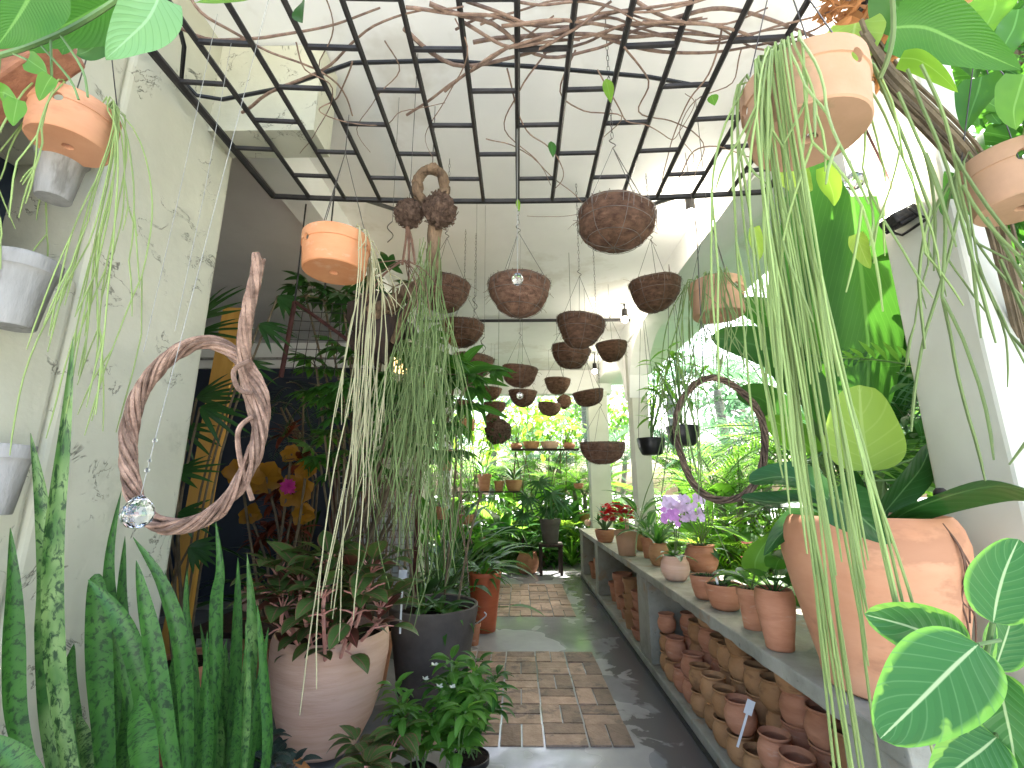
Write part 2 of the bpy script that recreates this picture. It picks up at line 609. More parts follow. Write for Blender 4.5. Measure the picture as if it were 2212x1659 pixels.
M['floor'] = mk_floor()
M['brick'] = rough_mat('paving_brick', (.26, .175, .125), (.43, .31, .225), 12, .6, .6, spots=((.10, .075, .065), 7, .55, .6), isl=.45, bd=.01, spec=.4)
M['ground'] = rough_mat('garden_ground', (.36, .37, .35), (.55, .56, .55), 1.2, .9, .4, spots=((.12, .17, .05), 2.2, .56, .7))
M['glass'] = None
t = NT('crystal')
b = t.pbsdf((1, 1, 1), .0, 0, None, .5)
b.inputs['Transmission Weight'].default_value = 1
b.inputs['IOR'].default_value = 1.65
M['glass'] = t.done(b)
M['bulb'] = emis('lit_bulb', (1, .90, .74), 16)
M['warm'] = emis('lit_shade', (1, .62, .25), .9)
M['lens'] = emis('lit_lens', (1, .88, .72), 30)

# ------------------------------------------------------------------ light
SUN_EL, SUN_AZ = 58, 38          # azimuth from +Y towards +X
w = bpy.data.worlds.new('World')
sc.world = w
w.use_nodes = True
bg = w.node_tree.nodes['Background']
sky = w.node_tree.nodes.new('ShaderNodeTexSky')
sky.sky_type = 'NISHITA'
sky.sun_disc = False
sky.sun_elevation = rad(SUN_EL)
sky.sun_rotation = rad(SUN_AZ)
sky.air_density = 1.0
sky.dust_density = 5
sky.ozone_density = .4
w.node_tree.links.new(sky.outputs[0], bg.inputs[0])
bg.inputs[1].default_value = .15
sl = bpy.data.lights.new('sun', 'SUN')
so = bpy.data.objects.new('sun', sl)
COL.objects.link(so)
sl.energy = 4.5
sl.angle = rad(.6)
sl.color = (1, .97, .91)
sd = V((math.cos(rad(SUN_EL)) * math.sin(rad(SUN_AZ)), math.cos(rad(SUN_EL)) * math.cos(rad(SUN_AZ)), math.sin(rad(SUN_EL))))
so.rotation_euler = sd.to_track_quat('Z', 'Y').to_euler()
so.location = sd * 30
sc.view_settings.view_transform = 'Standard'
sc.view_settings.look = 'None'
sc.view_settings.exposure = 2.7
sc.view_settings.gamma = 1
sc.cycles.use_denoising = True
sc.cycles.max_bounces = 8
sc.cycles.diffuse_bounces = 5
sc.cycles.transmission_bounces = 6
sc.cycles.sample_clamp_indirect = 6
sc.cycles.caustics_reflective = False
sc.cycles.caustics_refractive = False


def lamp(name, loc, e, col, size=.03, target=None, ang=None):
    l = bpy.data.lights.new(name, 'SPOT' if target is not None else 'POINT')
    l.energy = e
    l.color = col
    l.shadow_soft_size = size
    o = bpy.data.objects.new(name, l)
    COL.objects.link(o)
    o.location = loc
    if target is not None:
        l.spot_size = rad(ang)
        l.spot_blend = .5
        o.rotation_euler = (V(loc) - V(target)).to_track_quat('Z', 'Y').to_euler()
    return o


# ------------------------------------------------------------------ ground, floor, ceiling
CZ = 3.85
mb = MB().add([(-70, -40, -.06), (70, -40, -.06), (70, 110, -.06), (-70, 110, -.06)], [(0, 1, 2, 3)])
struct('ground', mb, M['ground'])
struct('floor', MB().box(-5.2, 1.72, -1.5, 9.05, -.055, 0), M['floor'])
mb = MB()
def bricks(x0, y0, nx, ny, q=.27, g=.008):
    for i in range(nx):
        for j in range(ny):
            for k in range(2):
                a, b_ = x0 + i * q, y0 + j * q
                z = .008 + U(-.004, .004)
                if (i + j) % 2:
                    mb.box(a + g, a + q - g, b_ + k * q / 2 + g * .6, b_ + (k + 1) * q / 2 - g * .6, -.002, z)
                else:
                    mb.box(a + k * q / 2 + g * .6, a + (k + 1) * q / 2 - g * .6, b_ + g, b_ + q - g, -.002, z)
bricks(-.66, 3.12, 5, 6)
bricks(-.66, 5.95, 5, 7)
bevel(struct('brick_paving', mb, M['brick']), .006)
struct('ceiling', MB().box(-1.62, 1.90, 1.15, 10.3, CZ, CZ + .12).box(1.9, 2.75, 3.2, 10.3, CZ - .02, CZ + .1), M['ceiling'])  # overhangs past the beams are added, unseen, to keep direct sun out
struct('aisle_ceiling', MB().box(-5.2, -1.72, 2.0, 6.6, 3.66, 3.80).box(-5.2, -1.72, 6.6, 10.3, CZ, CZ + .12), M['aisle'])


def wallthing(name, mbx, mat, label, cat, group=None, smooth=False):
    lo = V((min(v[0] for v in mbx.v), min(v[1] for v in mbx.v), min(v[2] for v in mbx.v)))
    hi = V((max(v[0] for v in mbx.v), max(v[1] for v in mbx.v), max(v[2] for v in mbx.v)))
    c = (lo + hi) / 2
    c.z = lo.z
    return tag(mbx.build(name, mat, None, smooth, loc=c), label, cat, group)


# beams
wallthing('ceiling_beam', MB().box(-1.72, -1.52, 2.05, 9.0, 3.55, CZ - .002), M['beam'], 'white ceiling beam running back along the left side of the walkway', 'beam')
b_ = wallthing('ceiling_beam', MB().box(1.58, 1.88, 1.96, 9.0, 3.57, CZ - .002), M['beam'], 'white beam above the right-hand garden columns, carrying lit spot bulbs', 'beam')
wallthing('ceiling_beam', MB().box(-5.2, 1.88, 9.0, 9.25, 3.36, CZ - .004), M['beam'], 'white end beam across the far opening to the garden', 'beam')
# left pillar with haunch, front wall with dark opening
mb = MB().box(-2.3, -1.6, 1.52, 2.2, -.05, 3.9).box(-2.3, -1.6, .75, 1.518, -.05, 2.24).box(-2.3, -1.6, .75, 1.518, 2.72, 3.9).box(-2.3, -1.6, .75, 1.0, 2.242, 2.718)
pil = wallthing('plaster_pillar', mb, M['pillar'], 'wide grey-green plaster pillar full of dark scars, on the left', 'pillar')
bevel(pil, .025, 3)
mb = MB()
mb.box(-1.62, -1.05, 1.98, 2.18, 3.30, 3.84)
wallthing('pillar_bracket', mb, M['pillar'], 'olive stained plaster bracket at the top of the scarred pillar', 'bracket')
mb = MB().box(-4.6, -2.302, 1.72, 1.9, -.05, 3.9)
wallthing('front_wall', mb, M['pillar'], 'plain wall hidden behind the scarred pillar at the far left', 'wall')
wallthing('dark_window', MB().box(-2.25, -1.95, 1.002, 1.518, 2.242, 2.718), M['navy'], 'dark blue window opening high in the scarred pillar wall at the left edge', 'window')
# navy wall with pale band
mb = MB().box(-5.2, -1.95, 6.6, 6.75, 0.002, 3.26)
wallthing('navy_wall', mb, M['navy'], 'dark navy blue back wall of the left aisle', 'wall')
wallthing('wall_band', MB().box(-5.2, -1.74, 6.56, 6.78, 3.262, 3.655), M['beam'], 'pale band of plaster above the dark navy wall', 'wall')
mb = MB().box(-5.35, -5.2, 1.9, 10, 0, 3.9)
wallthing('side_wall', mb, M['navy'], 'dark side wall at the far left of the aisle', 'wall')
mb = MB()
for zz in (3.40,):
    mb.tube([(-5.1, 6.53, zz), (-1.8, 6.53, zz)], .02, 8)
tag(mb.build('wall_conduit', M['cement'], None), 'thin grey conduit pipe along the band above the navy wall', 'pipe')
# yellow board
a0, a1 = PY(395, 1240, 3.5), PY(432, 690, 3.5)
mb = MB().box(-.085, .085, -.03, .03, 0, 2.95, Matrix.Translation(V((a0.x, 3.5, 0))) @ Matrix.Rotation(rad(2), 4, 'Y'))
bevel(wallthing('yellow_board', mb, M['yellow'], 'upright yellow board behind the scarred pillar, with palm leaves in front', 'board'), .006)
# columns
bevel(wallthing('stone_pillar', MB().box(-1.95, -1.25, 6.0, 6.5, 0.002, 3.55), M['pillar'], 'olive grey stained pillar in the middle of the left row, hung with roots', 'pillar'), .02)
bevel(wallthing('garden_column', MB().box(1.71, 1.86, 1.62, 1.95, -.05, 3.84), M['column'], 'big pale column at the right, behind the giant terracotta pot, with a black floodlight on it', 'column'), .015)
bevel(wallthing('garden_column', MB().box(1.63, 1.86, 6.45, 6.72, -.05, 3.57), M['column'], 'slim whitish column halfway along the bench', 'column'), .01)
bevel(wallthing('garden_column', MB().box(1.36, 1.74, 8.78, 9.08, -.05, 3.36), M['column'], 'grey-white column at the far end of the bench', 'column'), .01)
bevel(wallthing('garden_column', MB().box(-1.42, -1.28, 8.7, 8.9, 0.002, 3.36), M['beam'], 'thin white post at the far end, left of the opening', 'column'), .008)
# haunch arches on the right beam
mb = MB()
def haunch(y0, sgn, L=.9, H=.55, z1=3.568):
    n = 12
    vs, fs = [], []
    for i in range(n + 1):
        t = i / n
        y = y0 + sgn * L * t
        z = z1 - H * (1 - math.sqrt(max(0, 1 - (1 - t) ** 2)))
        for x in (1.60, 1.86):
            vs += [(x, y, z), (x, y, z1)]
    for i in range(n):
        q = i * 4
        fs += [(q, q + 2, q + 6, q + 4), (q, q + 4, q + 5, q + 1), (q + 2, q + 3, q + 7, q + 6)]
    fs += [(0, 1, 3, 2)]
    mb.add(vs, fs)
haunch(1.955, 1, 1.0, .7)
wallthing('arch_haunch', mb, M['beam'], 'curved white arch corner springing from the big right column', 'arch')
mb = MB()
haunch(6.445, -1, .9, .8)
wallthing('arch_haunch', mb, M['beam'], 'curved white arch corner on the near side of the slim column', 'arch')
mb = MB()
haunch(6.725, 1, .9, .8)
wallthing('arch_haunch', mb, M['beam'], 'curved white arch corner on the far side of the slim column', 'arch')
# ceiling conduit
tag(MB().tube([(-1.4, 6.1, CZ - .03), (1.58, 6.1, CZ - .03)], .022, 8).build('ceiling_track', M['iron'], None), 'thin dark conduit crossing the white ceiling above the baskets', 'conduit')
# eave board top left
e0, e1 = P(-60, 232, 1.35), P(140, 92, 1.35)
mb = MB().box(-1.4, (e1 - e0).length, -.05, .05, -.055, .055, Matrix.Translation(e0) @ (e1 - e0).to_track_quat('X', 'Z').to_matrix().to_4x4())
bevel(wallthing('eave_board', mb, M['eave'], 'reddish brown eave board at the top left corner', 'board'), .01)

# ------------------------------------------------------------------ bench
t = thing('concrete_bench', 'long worn concrete bench with open bays along the right side of the path', 'bench', (1.38, 5, 0))
mb = MB()
n = 90
for i in range(n):                      # slab with a chipped, uneven front edge
    pass
ys = [1.48 + (8.62 - 1.48) * i / n for i in range(n + 1)]
vs, fs = [], []
for y in ys:
    e = .006 * noise.noise(V((y * 6, 0, 1))) + .004 * noise.noise(V((y * 21, 0, 3)))
    e2 = .010 * noise.noise(V((y * 9, 5, 1)))
    vs += [(1.08 + e, y, .8), (1.086 + e2, y, .73 + e2), (1.705, y, .73), (1.705, y, .8)]
for i in range(n):
    for j in range(4):
        fs.append((i * 4 + j, i * 4 + (j + 1) % 4, (i + 1) * 4 + (j + 1) % 4, (i + 1) * 4 + j))
fs += [(3, 2, 1, 0), tuple(n * 4 + j for j in range(4))]
mb.add(vs, fs)
bevel(mb.build('slab', M['concrete'], t, False), .008)
for y0, y1 in ((1.50, 1.80), (4.22, 4.58), (6.75, 7.0), (8.3, 8.6)):
    bevel(MB().box(1.10, 1.70, y0, y1, .07, .729).build('pier', M['concrete'], t, False), .01)
bevel(MB().box(1.095, 1.708, 1.48, 8.65, 0.002, .068).build('plinth', M['concrete'], t, False), .008)
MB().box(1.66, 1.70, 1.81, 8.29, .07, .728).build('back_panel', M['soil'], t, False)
tag(MB().box(1.066, 1.084, 1.0, 8.7, .001, .012).build('drain_gap', M['iron'], None), 'narrow dark channel on the floor along the bench foot', 'channel')

# ------------------------------------------------------------------ trellis grid
GZ = 3.25
t = thing('trellis', 'black iron trellis in a running brick pattern hung under the white ceiling', 'trellis', (0, 1.6, GZ))
gx = [-1.5 + 3.0 * i / 14 for i in range(15)]
def gy(x, y):       # the welded grid bows a little
    return V((x, y + .10 - .07 * abs(x / 1.5) ** 2, GZ))
FY, NY = 2.42, .55
for y in (FY, NY):
    MB().tube([gy(-1.5 + 3 * i / 20, y) for i in range(21)], .017, 6).build('end_bar', M['iron'], t)
for x in gx:
    k = .019 if abs(x) > 1.45 else .0125
    MB().tube([gy(x, NY), gy(x, (NY + FY) / 2), gy(x, FY)], k, 6).build('long_bar', M['iron'], t)
for i in range(14):
    y = FY - (.21 if i % 2 else .41)
    while y > NY + .1:
        MB().tube([gy(gx[i], y), gy(gx[i + 1], y)], .0125, 6).build('cross_bar', M['iron'], t)
        y -= .40
for x, px in ((-.95, 768), (.97, 1437)):
    MB().tube([gy(x, FY), V((x * 1.02, 3.55, CZ))], .016, 6).build('strut', M['iron'], t)
pts = [P(a, b, d) for a, b, d in ((383, 40, 1.95), (398, 100, 2.0), (392, 170, 2.1), (425, 206, 2.15), (480, 215, 2.2), (600, 192, 2.2), (760, 136, 2.1), (950, 131, 2.1), (1150, 144, 2.1), (1400, 166, 2.15), (1510, 186, 2.2))]
tag(MB().tube(pts, .010, 6).build('black_hose', M['hose'], None), 'thin black hose lying in a long curve over the trellis', 'hose')


def smooth_path(pts, k=4):
    out = []
    n = len(pts)
    for i in range(n - 1):
        p0, p1, p2, p3 = pts[max(0, i - 1)], pts[i], pts[i + 1], pts[min(n - 1, i + 2)]
        for j in range(k):
            u = j / k
            out.append(.5 * ((2 * p1) + (p2 - p0) * u + (2 * p0 - 5 * p1 + 4 * p2 - p3) * u * u + (3 * p1 - p0 - 3 * p2 + p3) * u ** 3))
    out.append(pts[-1])
    return out


# dry vines over the trellis: thick woody ones, then fine ones
VL = 'dry brown vine stem weaving across the black trellis'
def vine(pp, r, name='dry_vine', mat='vine', label=VL, cat='vine', group='dry vines woven through the trellis'):
    pts = smooth_path([V(p) for p in pp], 5)
    m_ = len(pts)
    pts = [p + V((noise.noise(p * 5), noise.noise(p * 5 + V((9, 0, 0))), noise.noise(p * 5 + V((0, 9, 0))))) * .012 for p in pts]
    rr = [r * (1 - .55 * i / m_) for i in range(m_)]
    return tag(MB().tube(pts, rr, 6).build(name, M[mat], None, loc=pts[0]), label, cat, group)
def gv(px, py, dz=0):
    return PZ(px, py, GZ + dz)
for row in (
    [(930, 8), (1060, 55), (1180, 120), (1290, 105), (1390, 55), (1520, 40)],
    [(880, 20), (1020, 30), (1140, 50), (1300, 30), (1420, 20), (1600, -20)],
    [(960, 200), (1060, 120), (1170, 75), (1300, 40), (1380, 55), (1500, 90), (1600, 80), (1700, 60)],
    [(1080, 60), (1200, 40), (1330, 60), (1440, 75), (1560, 95), (1700, 50), (1800, 20)],
    [(1100, 100), (1230, 60), (1320, 30), (1420, 10), (1560, -10)],
    [(1020, 90), (1180, 70), (1330, 78), (1450, 70), (1560, 82), (1720, 90), (1830, 60)],
    [(1300, 80), (1430, 110), (1560, 112), (1680, 92), (1800, 40)],
    [(870, 60), (980, 140), (1100, 125), (1220, 75), (1320, 5)],
    [(380, 60), (460, 90), (600, 75), (700, 60), (820, 20)],
    [(410, -10), (450, 40), (560, 100), (640, 130), (730, 180), (760, 250)],
    [(520, 240), (600, 190), (700, 150), (760, 90), (850, 40), (1000, 10)],
    [(1350, -10), (1460, 40), (1580, 65), (1700, 108), (1850, 75)],
    [(1420, 45), (1540, 22), (1650, 40), (1790, 90), (1880, 130)],
    [(880, 250), (950, 200), (1010, 160), (1100, 100), (1200, 30)],
):
    vine([gv(a, b, U(-.02, .05)) for a, b in row], U(.006, .0095))
for k in range(9):
    y0 = U(-20, 90)
    x0 = U(820, 1500)
    vine([gv(x0 + 90 * j, y0 + 26 * math.sin(j * 1.1 + k * 2) + U(-18, 18), U(-.02, .06)) for j in range(R.randint(4, 6))], U(.0045, .008))
# fine hanging tendrils
for row in (
    [(1095, 150), (1110, 210), (1140, 280), (1180, 310), (1210, 350), (1215, 385), (1195, 410)],
    [(1290, 150), (1330, 220), (1350, 260), (1400, 270), (1450, 300), (1470, 285), (1500, 230), (1480, 200)],
    [(1050, 300), (1120, 320), (1190, 380), (1240, 420), (1270, 460), (1190, 468), (1140, 466)],
    [(1470, 380), (1500, 330), (1560, 320), (1640, 345), (1700, 330)],
    [(760, 130), (730, 210), (690, 240), (740, 262), (830, 270), (870, 240), (960, 225)],
    [(640, 90), (660, 150), (720, 190), (700, 260), (650, 330)],
    [(1240, 110), (1210, 200), (1260, 240), (1340, 250), (1300, 300)],
    [(1560, 60), (1530, 160), (1480, 230), (1440, 350), (1430, 420)],
    [(980, 40), (1010, 120), (960, 220), (920, 290), (935, 340)],
    [(1180, 110), (1120, 200), (1090, 280), (1160, 345), (1190, 400)],
    [(700, -10), (720, 60), (690, 150), (740, 260), (775, 330)],
    [(1600, 110), (1580, 180), (1500, 220), (1470, 290), (1500, 350), (1440, 400)],
    [(830, 90), (860, 150), (810, 210), (770, 280), (800, 330)],
    [(1350, 100), (1400, 180), (1380, 240), (1450, 260), (1520, 310), (1500, 380)],
):
    vine([gv(a, b, U(-.06, .06)) for a, b in row], U(.0028, .0045), 'thin_tendril', 'vine', 'thin curling dry tendril dangling through the trellis', 'tendril', 'thin tendrils on the trellis')
for (px, py, L, W, m, lab) in ((1309, 170, .13, .05, 'g_lime', 'single small lime leaf hanging from the trellis, near its middle right'),
                         (1190, 305, .10, .045, 'g_mid', 'small dark green leaf hanging from the trellis at the centre'),
                         (1118, 430, .09, .03, 'g_lime', 'lime leaf twirling on a thread above the central coconut basket'),
                         (1537, 205, .06, .05, 'g_light', 'little round pale leaf on the trellis beside the weathered hanging pot'),
                         (652, 5, .10, .09, 'g_dark', 'small dark leaf caught on top of the trellis at the upper left')):
    p = PZ(px, py, GZ - .02)
    mb = MB()
    mb.leaf(p, (.1, -.1, -1), L, W, .2, .3, 'lance', 6, U(0, 2))
    tag(mb.build('hanging_leaf', M[m], None, loc=p), lab, 'leaf')

# ------------------------------------------------------------------ coconut baskets
def basket(px, py, wpx, label, D=.36, tilt=(0, 0), hole=False, hang=None, deep=.60, clip=None):
    """(px, py): middle of the rim; wpx: its width in the picture"""
    d = D * FPX / wpx
    c = P(px, py, d)
    r = D / 2
    t = thing('coconut_basket', label, 'hanging basket', c, 'coconut fibre hanging baskets')
    q = (Matrix.Rotation(tilt[0], 3, 'X') @ Matrix.Rotation(tilt[1], 3, 'Y'))
    H = D * deep * .93
    prof = []
    n = 12
    for i in range(n + 1):
        a = math.pi / 2 * i / n
        prof.append((max(.004, r * math.sin(a) ** .8), -H * math.cos(a) ** 1.05 if i < n else 0))
    inner = [(max(.002, x * .90), z * .90 + .0) for x, z in reversed(prof)]
    mb = MB()
    wv = [(x, z) for x, z in prof] + [(r * .97, .012)] + inner
    mb.lathe(wv, (0, 0, 0), 36)
    sx = 1 + U(-.06, .06)
    se = V((U(0, 99), U(0, 99), U(0, 99)))
    def wob(v):
        k = 1 + .10 * noise.noise(v * (2.2 / r) * .5 + se) + .035 * noise.noise(v * (9 / r) * .5 + se)
        return V((v.x * k * sx, v.y * k, v.z * k))
    mb.v = [tuple(q @ wob(V(v)) + c) for v in mb.v]
    lin = mb
    wr, fr = MB(), lin
    rw = .0014 if d < 4 else .002
    ring = [q @ (wob(V((r * math.cos(a), r * math.sin(a), 0))) * 1.015) + c for a in [2 * math.pi * k / 28 for k in range(29)]]
    wr.tube(ring, rw * 1.3, 5)
    wires = 7 if d < 4.5 else 4
    for k in range(wires):
        a = 2 * math.pi * k / wires + .3
        wr.tube([q @ (wob(V((x * math.cos(a), x * math.sin(a), z))) * 1.025) + c for x, z in prof], rw, 4)
    if d < 4.5:
        for k in (5, 9):
            x, z = prof[k]
            wr.tube([q @ (wob(V((x * math.cos(a), x * math.sin(a), z))) * 1.025) + c for a in [2 * math.pi * j / 24 for j in range(25)]], rw, 4)
        # lacing loops over the rim
        for k in range(26):
            a = 2 * math.pi * (k + U(-.3, .3)) / 26
            e = V((math.cos(a), math.sin(a), 0))
            a2 = a + U(-.1, .1)
            e2 = V((math.cos(a2), math.sin(a2), 0))
            wr.tube([q @ wob(e * r * .93 + UP * .01) + c, q @ (wob(e * r) * 1.03 + UP * .014) + c, q @ (wob(e2 * r * .985 - UP * r * U(.14, .3)) * 1.03) + c], rw * .9, 4)
    for k in range(34):
        a = U(0, 6.28)
        e = V((math.cos(a), math.sin(a), 0))
        z = -H * U(-.02, .7)
        rr_ = r * math.sqrt(max(.05, 1 - (z / H) ** 2)) if z < 0 else r
        p0 = q @ wob(e * rr_ * .98 + UP * z) + c
        dd = e + V((U(-.8, .8), U(-.8, .8), U(-.9, .6)))
        fr.tube([p0, p0 + dd * r * .10, p0 + dd * r * U(.12, .24) - UP * r * U(0, .12)], .0011 if d < 4 else .0016, 3)
    lin.build('fibre_liner', M['fibre'], t)
    wr.build('wire_frame', M['lace'], t)
    hg = MB()
    top = hang if hang else CZ - .003
    ap = c + UP * D * U(.85, 1.0)
    if ap.z > top - .05:
        ap.z = (c.z + top) / 2
    for k in range(3):
        a = 2 * math.pi * k / 3 + U(0, 1)
        hg.tube([q @ wob(V((r * math.cos(a), r * math.sin(a), 0))) + c, ap], .0018 if d < 4 else .0022, 4)
    # S hook and chain links up to the ceiling
    hk = [ap + V((.014 * math.sin(x * 2 * math.pi), 0, .05 * x)) for x in [i / 8 for i in range(9)]]
    hg.tube(hk, .0026, 5)
    z = ap.z + .05
    k = 0
    while z < top - .03 and k < 60:
        a = math.pi / 2 * (k % 2)
        e = V((math.cos(a), math.sin(a), 0))
        if d < 4.2:
            pts = [V((ap.x, ap.y, z + .018)) + e * .006 * math.cos(u) + UP * .019 * math.sin(u) for u in [2 * math.pi * j / 8 for j in range(9)]]
            hg.tube(pts, .0016, 4, False)
            z += .032
        else:
            hg.tube([V((ap.x, ap.y, z)), V((ap.x, ap.y, top))], .0026, 4)
            z = top
        k += 1
    if top - z > 0 and d < 4.2:
        hg.tube([V((ap.x, ap.y, z)), V((ap.x, ap.y, top))], .0022, 4)
    hg.build('hanger', M['wire'], t)
    return t


BK = [
    (1332, 465, 172, 'largest coconut basket, high at the right under the trellis corner', (.0, .12), .47),
    (1413, 612, 108, 'coconut basket by the garden arch, above and left of the small terracotta pot', (0, -.05), .60),
    (1120, 610, 130, 'central coconut basket with a crystal hanging in front of it', (.02, .03), .60),
    (962, 612, 114, 'coconut basket half hidden by the driftwood and its green strands', (0, .10), .60),
    (1001, 700, 88, 'coconut basket below the half-hidden one, left of centre', (0, .06), .62),
    (1023, 771, 88, 'coconut basket with dark leaves crossing in front of it', (.05, .12), .60),
    (1255, 692, 106, 'lopsided coconut basket with wavy bottom, right of the central one', (0, .10), .62),
    (1235, 752, 80, 'coconut basket tucked just beneath the lopsided one', (0, .16), .60),
    (1320, 743, 68, 'dark coconut basket wrapped in pale cobwebs near the slim column', (0, -.08), .62),
    (1124, 795, 76, 'coconut basket with a dented rim hanging left of the centre line, over the crystal one', (.03, .12), .62),
    (1205, 820, 56, 'small coconut basket alone against the pale end beam', (0, .04), .62),
    (1129, 846, 62, 'small coconut basket with a bright glass ball in front', (0, .05), .55),
    (1270, 847, 68, 'tilted coconut basket right of the fibre ball', (0, -.16), .50),
    (1060, 838, 48, 'coconut basket mostly behind the long dark leaves', (.05, .1), .60),
    (1003, 866, 40, 'ragged coconut basket low beside the root curtain', (0, .1), .70),
    (1068, 871, 48, 'low wide coconut basket under the long leaf', (0, 0), .55),
    (1187, 872, 46, 'small coconut basket touching the fibre ball', (0, .1), .62),
    (1300, 958, 92, 'lowest coconut basket, hanging over the bench near the far column', (0, 0), .52),
]
for b in BK:
    basket(b[0], b[1], b[2], b[3], tilt=(b[4][0] + .06, b[4][1]), deep=b[5])
for px, py, wd, lab, m, f in ((1219, 867, 31, 'round coconut fibre ball hanging among the far baskets', 'fibre', 0),
                              (1076, 932, 56, 'shaggy moss ball with small leaves hanging at the far left', 'moss', 1),
                              (1063, 907, 34, 'small dark fibre ball just above the shaggy moss ball', 'fibre', 0)):
    d = .28 * FPX / wd
    c = P(px, py, d)
    t = thing('fibre_ball', lab, 'fibre ball', c)
    MB().ball(c, .14, 18, .25).build('ball', M[m], t)
    MB().tube([c + UP * .12, V((c.x, c.y, CZ - .003 if c.y < 9 else 3.4))], .003, 4).build('cord', M['wire'], t)
    if f:
        mb = MB()
        for k in range(60):
            a, e = U(0, 6.28), U(-1, 1.2)
            dd = V((math.cos(a) * math.cos(e), math.sin(a) * math.cos(e), math.sin(e)))
            mb.leaf(c + dd * .13, dd, U(.05, .10), .02, 1.4, .1, 'lance', 3)
        mb.build('foliage', M['g_dark'], t)


# ------------------------------------------------------------------ pots
POTS = {   # outer profile (r, z) in units of (rim radius, height), lip follows
    'flower': [(.68, 0), (.70, .02), (.90, .80), (.90, .81), (1.0, .82), (1.0, .99), (.97, 1.0)],
    'bowl': [(.55, 0), (.70, .06), (.90, .45), (.97, .80), (1.0, .86), (1.0, .97), (.97, 1.0)],
    'round': [(.70, 0), (.86, .05), (1.12, .28), (1.20, .50), (1.13, .74), (.95, .90), (.93, .94), (1.0, .97), (.98, 1.0)],
    'jar': [(.66, 0), (.78, .03), (1.02, .20), (1.13, .42), (1.10, .60), (.96, .76), (.86, .83), (.86, .88), (.98, .93), (1.0, .97), (.95, 1.0)],
    'barrel': [(.52, 0), (.58, .03), (.80, .25), (.95, .52), (1.02, .78), (1.02, .93), (1.0, .98), (.965, 1.0)],
    'tall': [(.66, 0), (.68, .01), (.98, .9), (1.0, .93), (1.0, .99), (.97, 1.0)],
    'urn': [(.66, 0), (.71, .015), (.735, .08), (.73, .10), (.83, .30), (.95, .55), (1.02, .74), (1.035, .84), (1.0, .93), (.95, .98), (.91, 1.0)],
    'cyl': [(.88, 0), (.91, .03), (.965, .66), (.97, .67), (1.0, .68), (1.0, .98), (.98, 1.0)],
    'saucer': [(.75, 0), (.95, .25), (1.0, .8), (1.0, .95), (.96, 1.0)],
    'cone': [(.62, 0), (.65, .02), (.86, .70), (.93, .78), (1.0, .80), (1.0, .985), (.97, 1.0)],
}


def pot_mesh(mb, kind, c, D, H, n=36, th=None, fill=.86, wob=.012, rings=0):
    r = D / 2
    o = [(a * r, b * H) for a, b in POTS[kind]]
    th = th or max(.006, r * .07)
    q = []
    for i in range(len(o) - 1):          # resample for a round outline
        (a, b), (e, f) = o[i], o[i + 1]
        k = 3 if abs(f - b) > .1 * H else 1
        for j in range(k):
            u = j / k
            q.append((a + (e - a) * u, b + (f - b) * u))
    q.append(o[-1])
    inn = [(max(.003, x - th), max(th, z)) for x, z in reversed(q[:-1]) if z > fill * H * .9]
    if not inn:
        inn = [(q[-1][0] - th, H * .95)]
    zb = fill * H
    inn = [p for p in inn if p[1] >= zb] or [(q[-1][0] - th, zb)]
    inn.append((inn[-1][0] * .98, zb))
    prof = [(.004, 0)] + q + inn + [(.004, zb)]
    mb.lathe(prof, c, n, wob=wob)
    return inn[-1][0], zb


def potted(name, label, cat, kind, mat, base, D, H, soil=True, fill=.88, group=None, n=36, wob=.012):
    base = V(base)
    t = thing(name, label, cat, base, group)
    mb = MB()
    rs, zs = pot_mesh(mb, kind, base, D, H, n, fill=fill, wob=wob)
    mb.build('pot', M[mat], t)
    if soil:
        s = MB()
        s.lathe([(.003, .012), (rs * .5, .010), (rs * .98, .002), (rs * .98, -.012), (.003, -.012)], base + UP * (zs + .008), 20, wob=.06)
        s.build('soil', M['soil'], t)
    t['_top'] = base.z + zs
    return t, base + UP * zs


def rosette(lm, c, n, L, W, el=(.2, 1.3), droop=.8, prof='lance', pet=0, sm=None, pr=.003, fold=.22, seg=6, az0=0, jit=.35, cr=3, wav=0, spread=.0, azr=None):
    c = V(c)
    for i in range(n):
        az = az0 + i * 2.39996 + U(-jit, jit) if azr is None else U(*azr)
        u = (i + .5) / n
        e = el[0] + (el[1] - el[0]) * u + U(-.12, .12)
        d = V((math.cos(az) * math.cos(e), math.sin(az) * math.cos(e), math.sin(e)))
        p = c + V((math.cos(az), math.sin(az), 0)) * spread * U(.3, 1)
        k = U(.78, 1.12)
        if pet:
            q = p + d * pet * k * .5 + UP * pet * k * .07
            z = p + d * pet * k
            if sm is not None:
                sm.tube([p, q, z], [pr * 1.2, pr, pr * .8], 5)
            p = z
            d = (d * .9 + V((math.cos(az), math.sin(az), 0)) * .35).normalized()
        lm.leaf(p, d, L * k, W * k, droop * U(.7, 1.3), fold, prof, seg, U(-.25, .25), cr, wav)


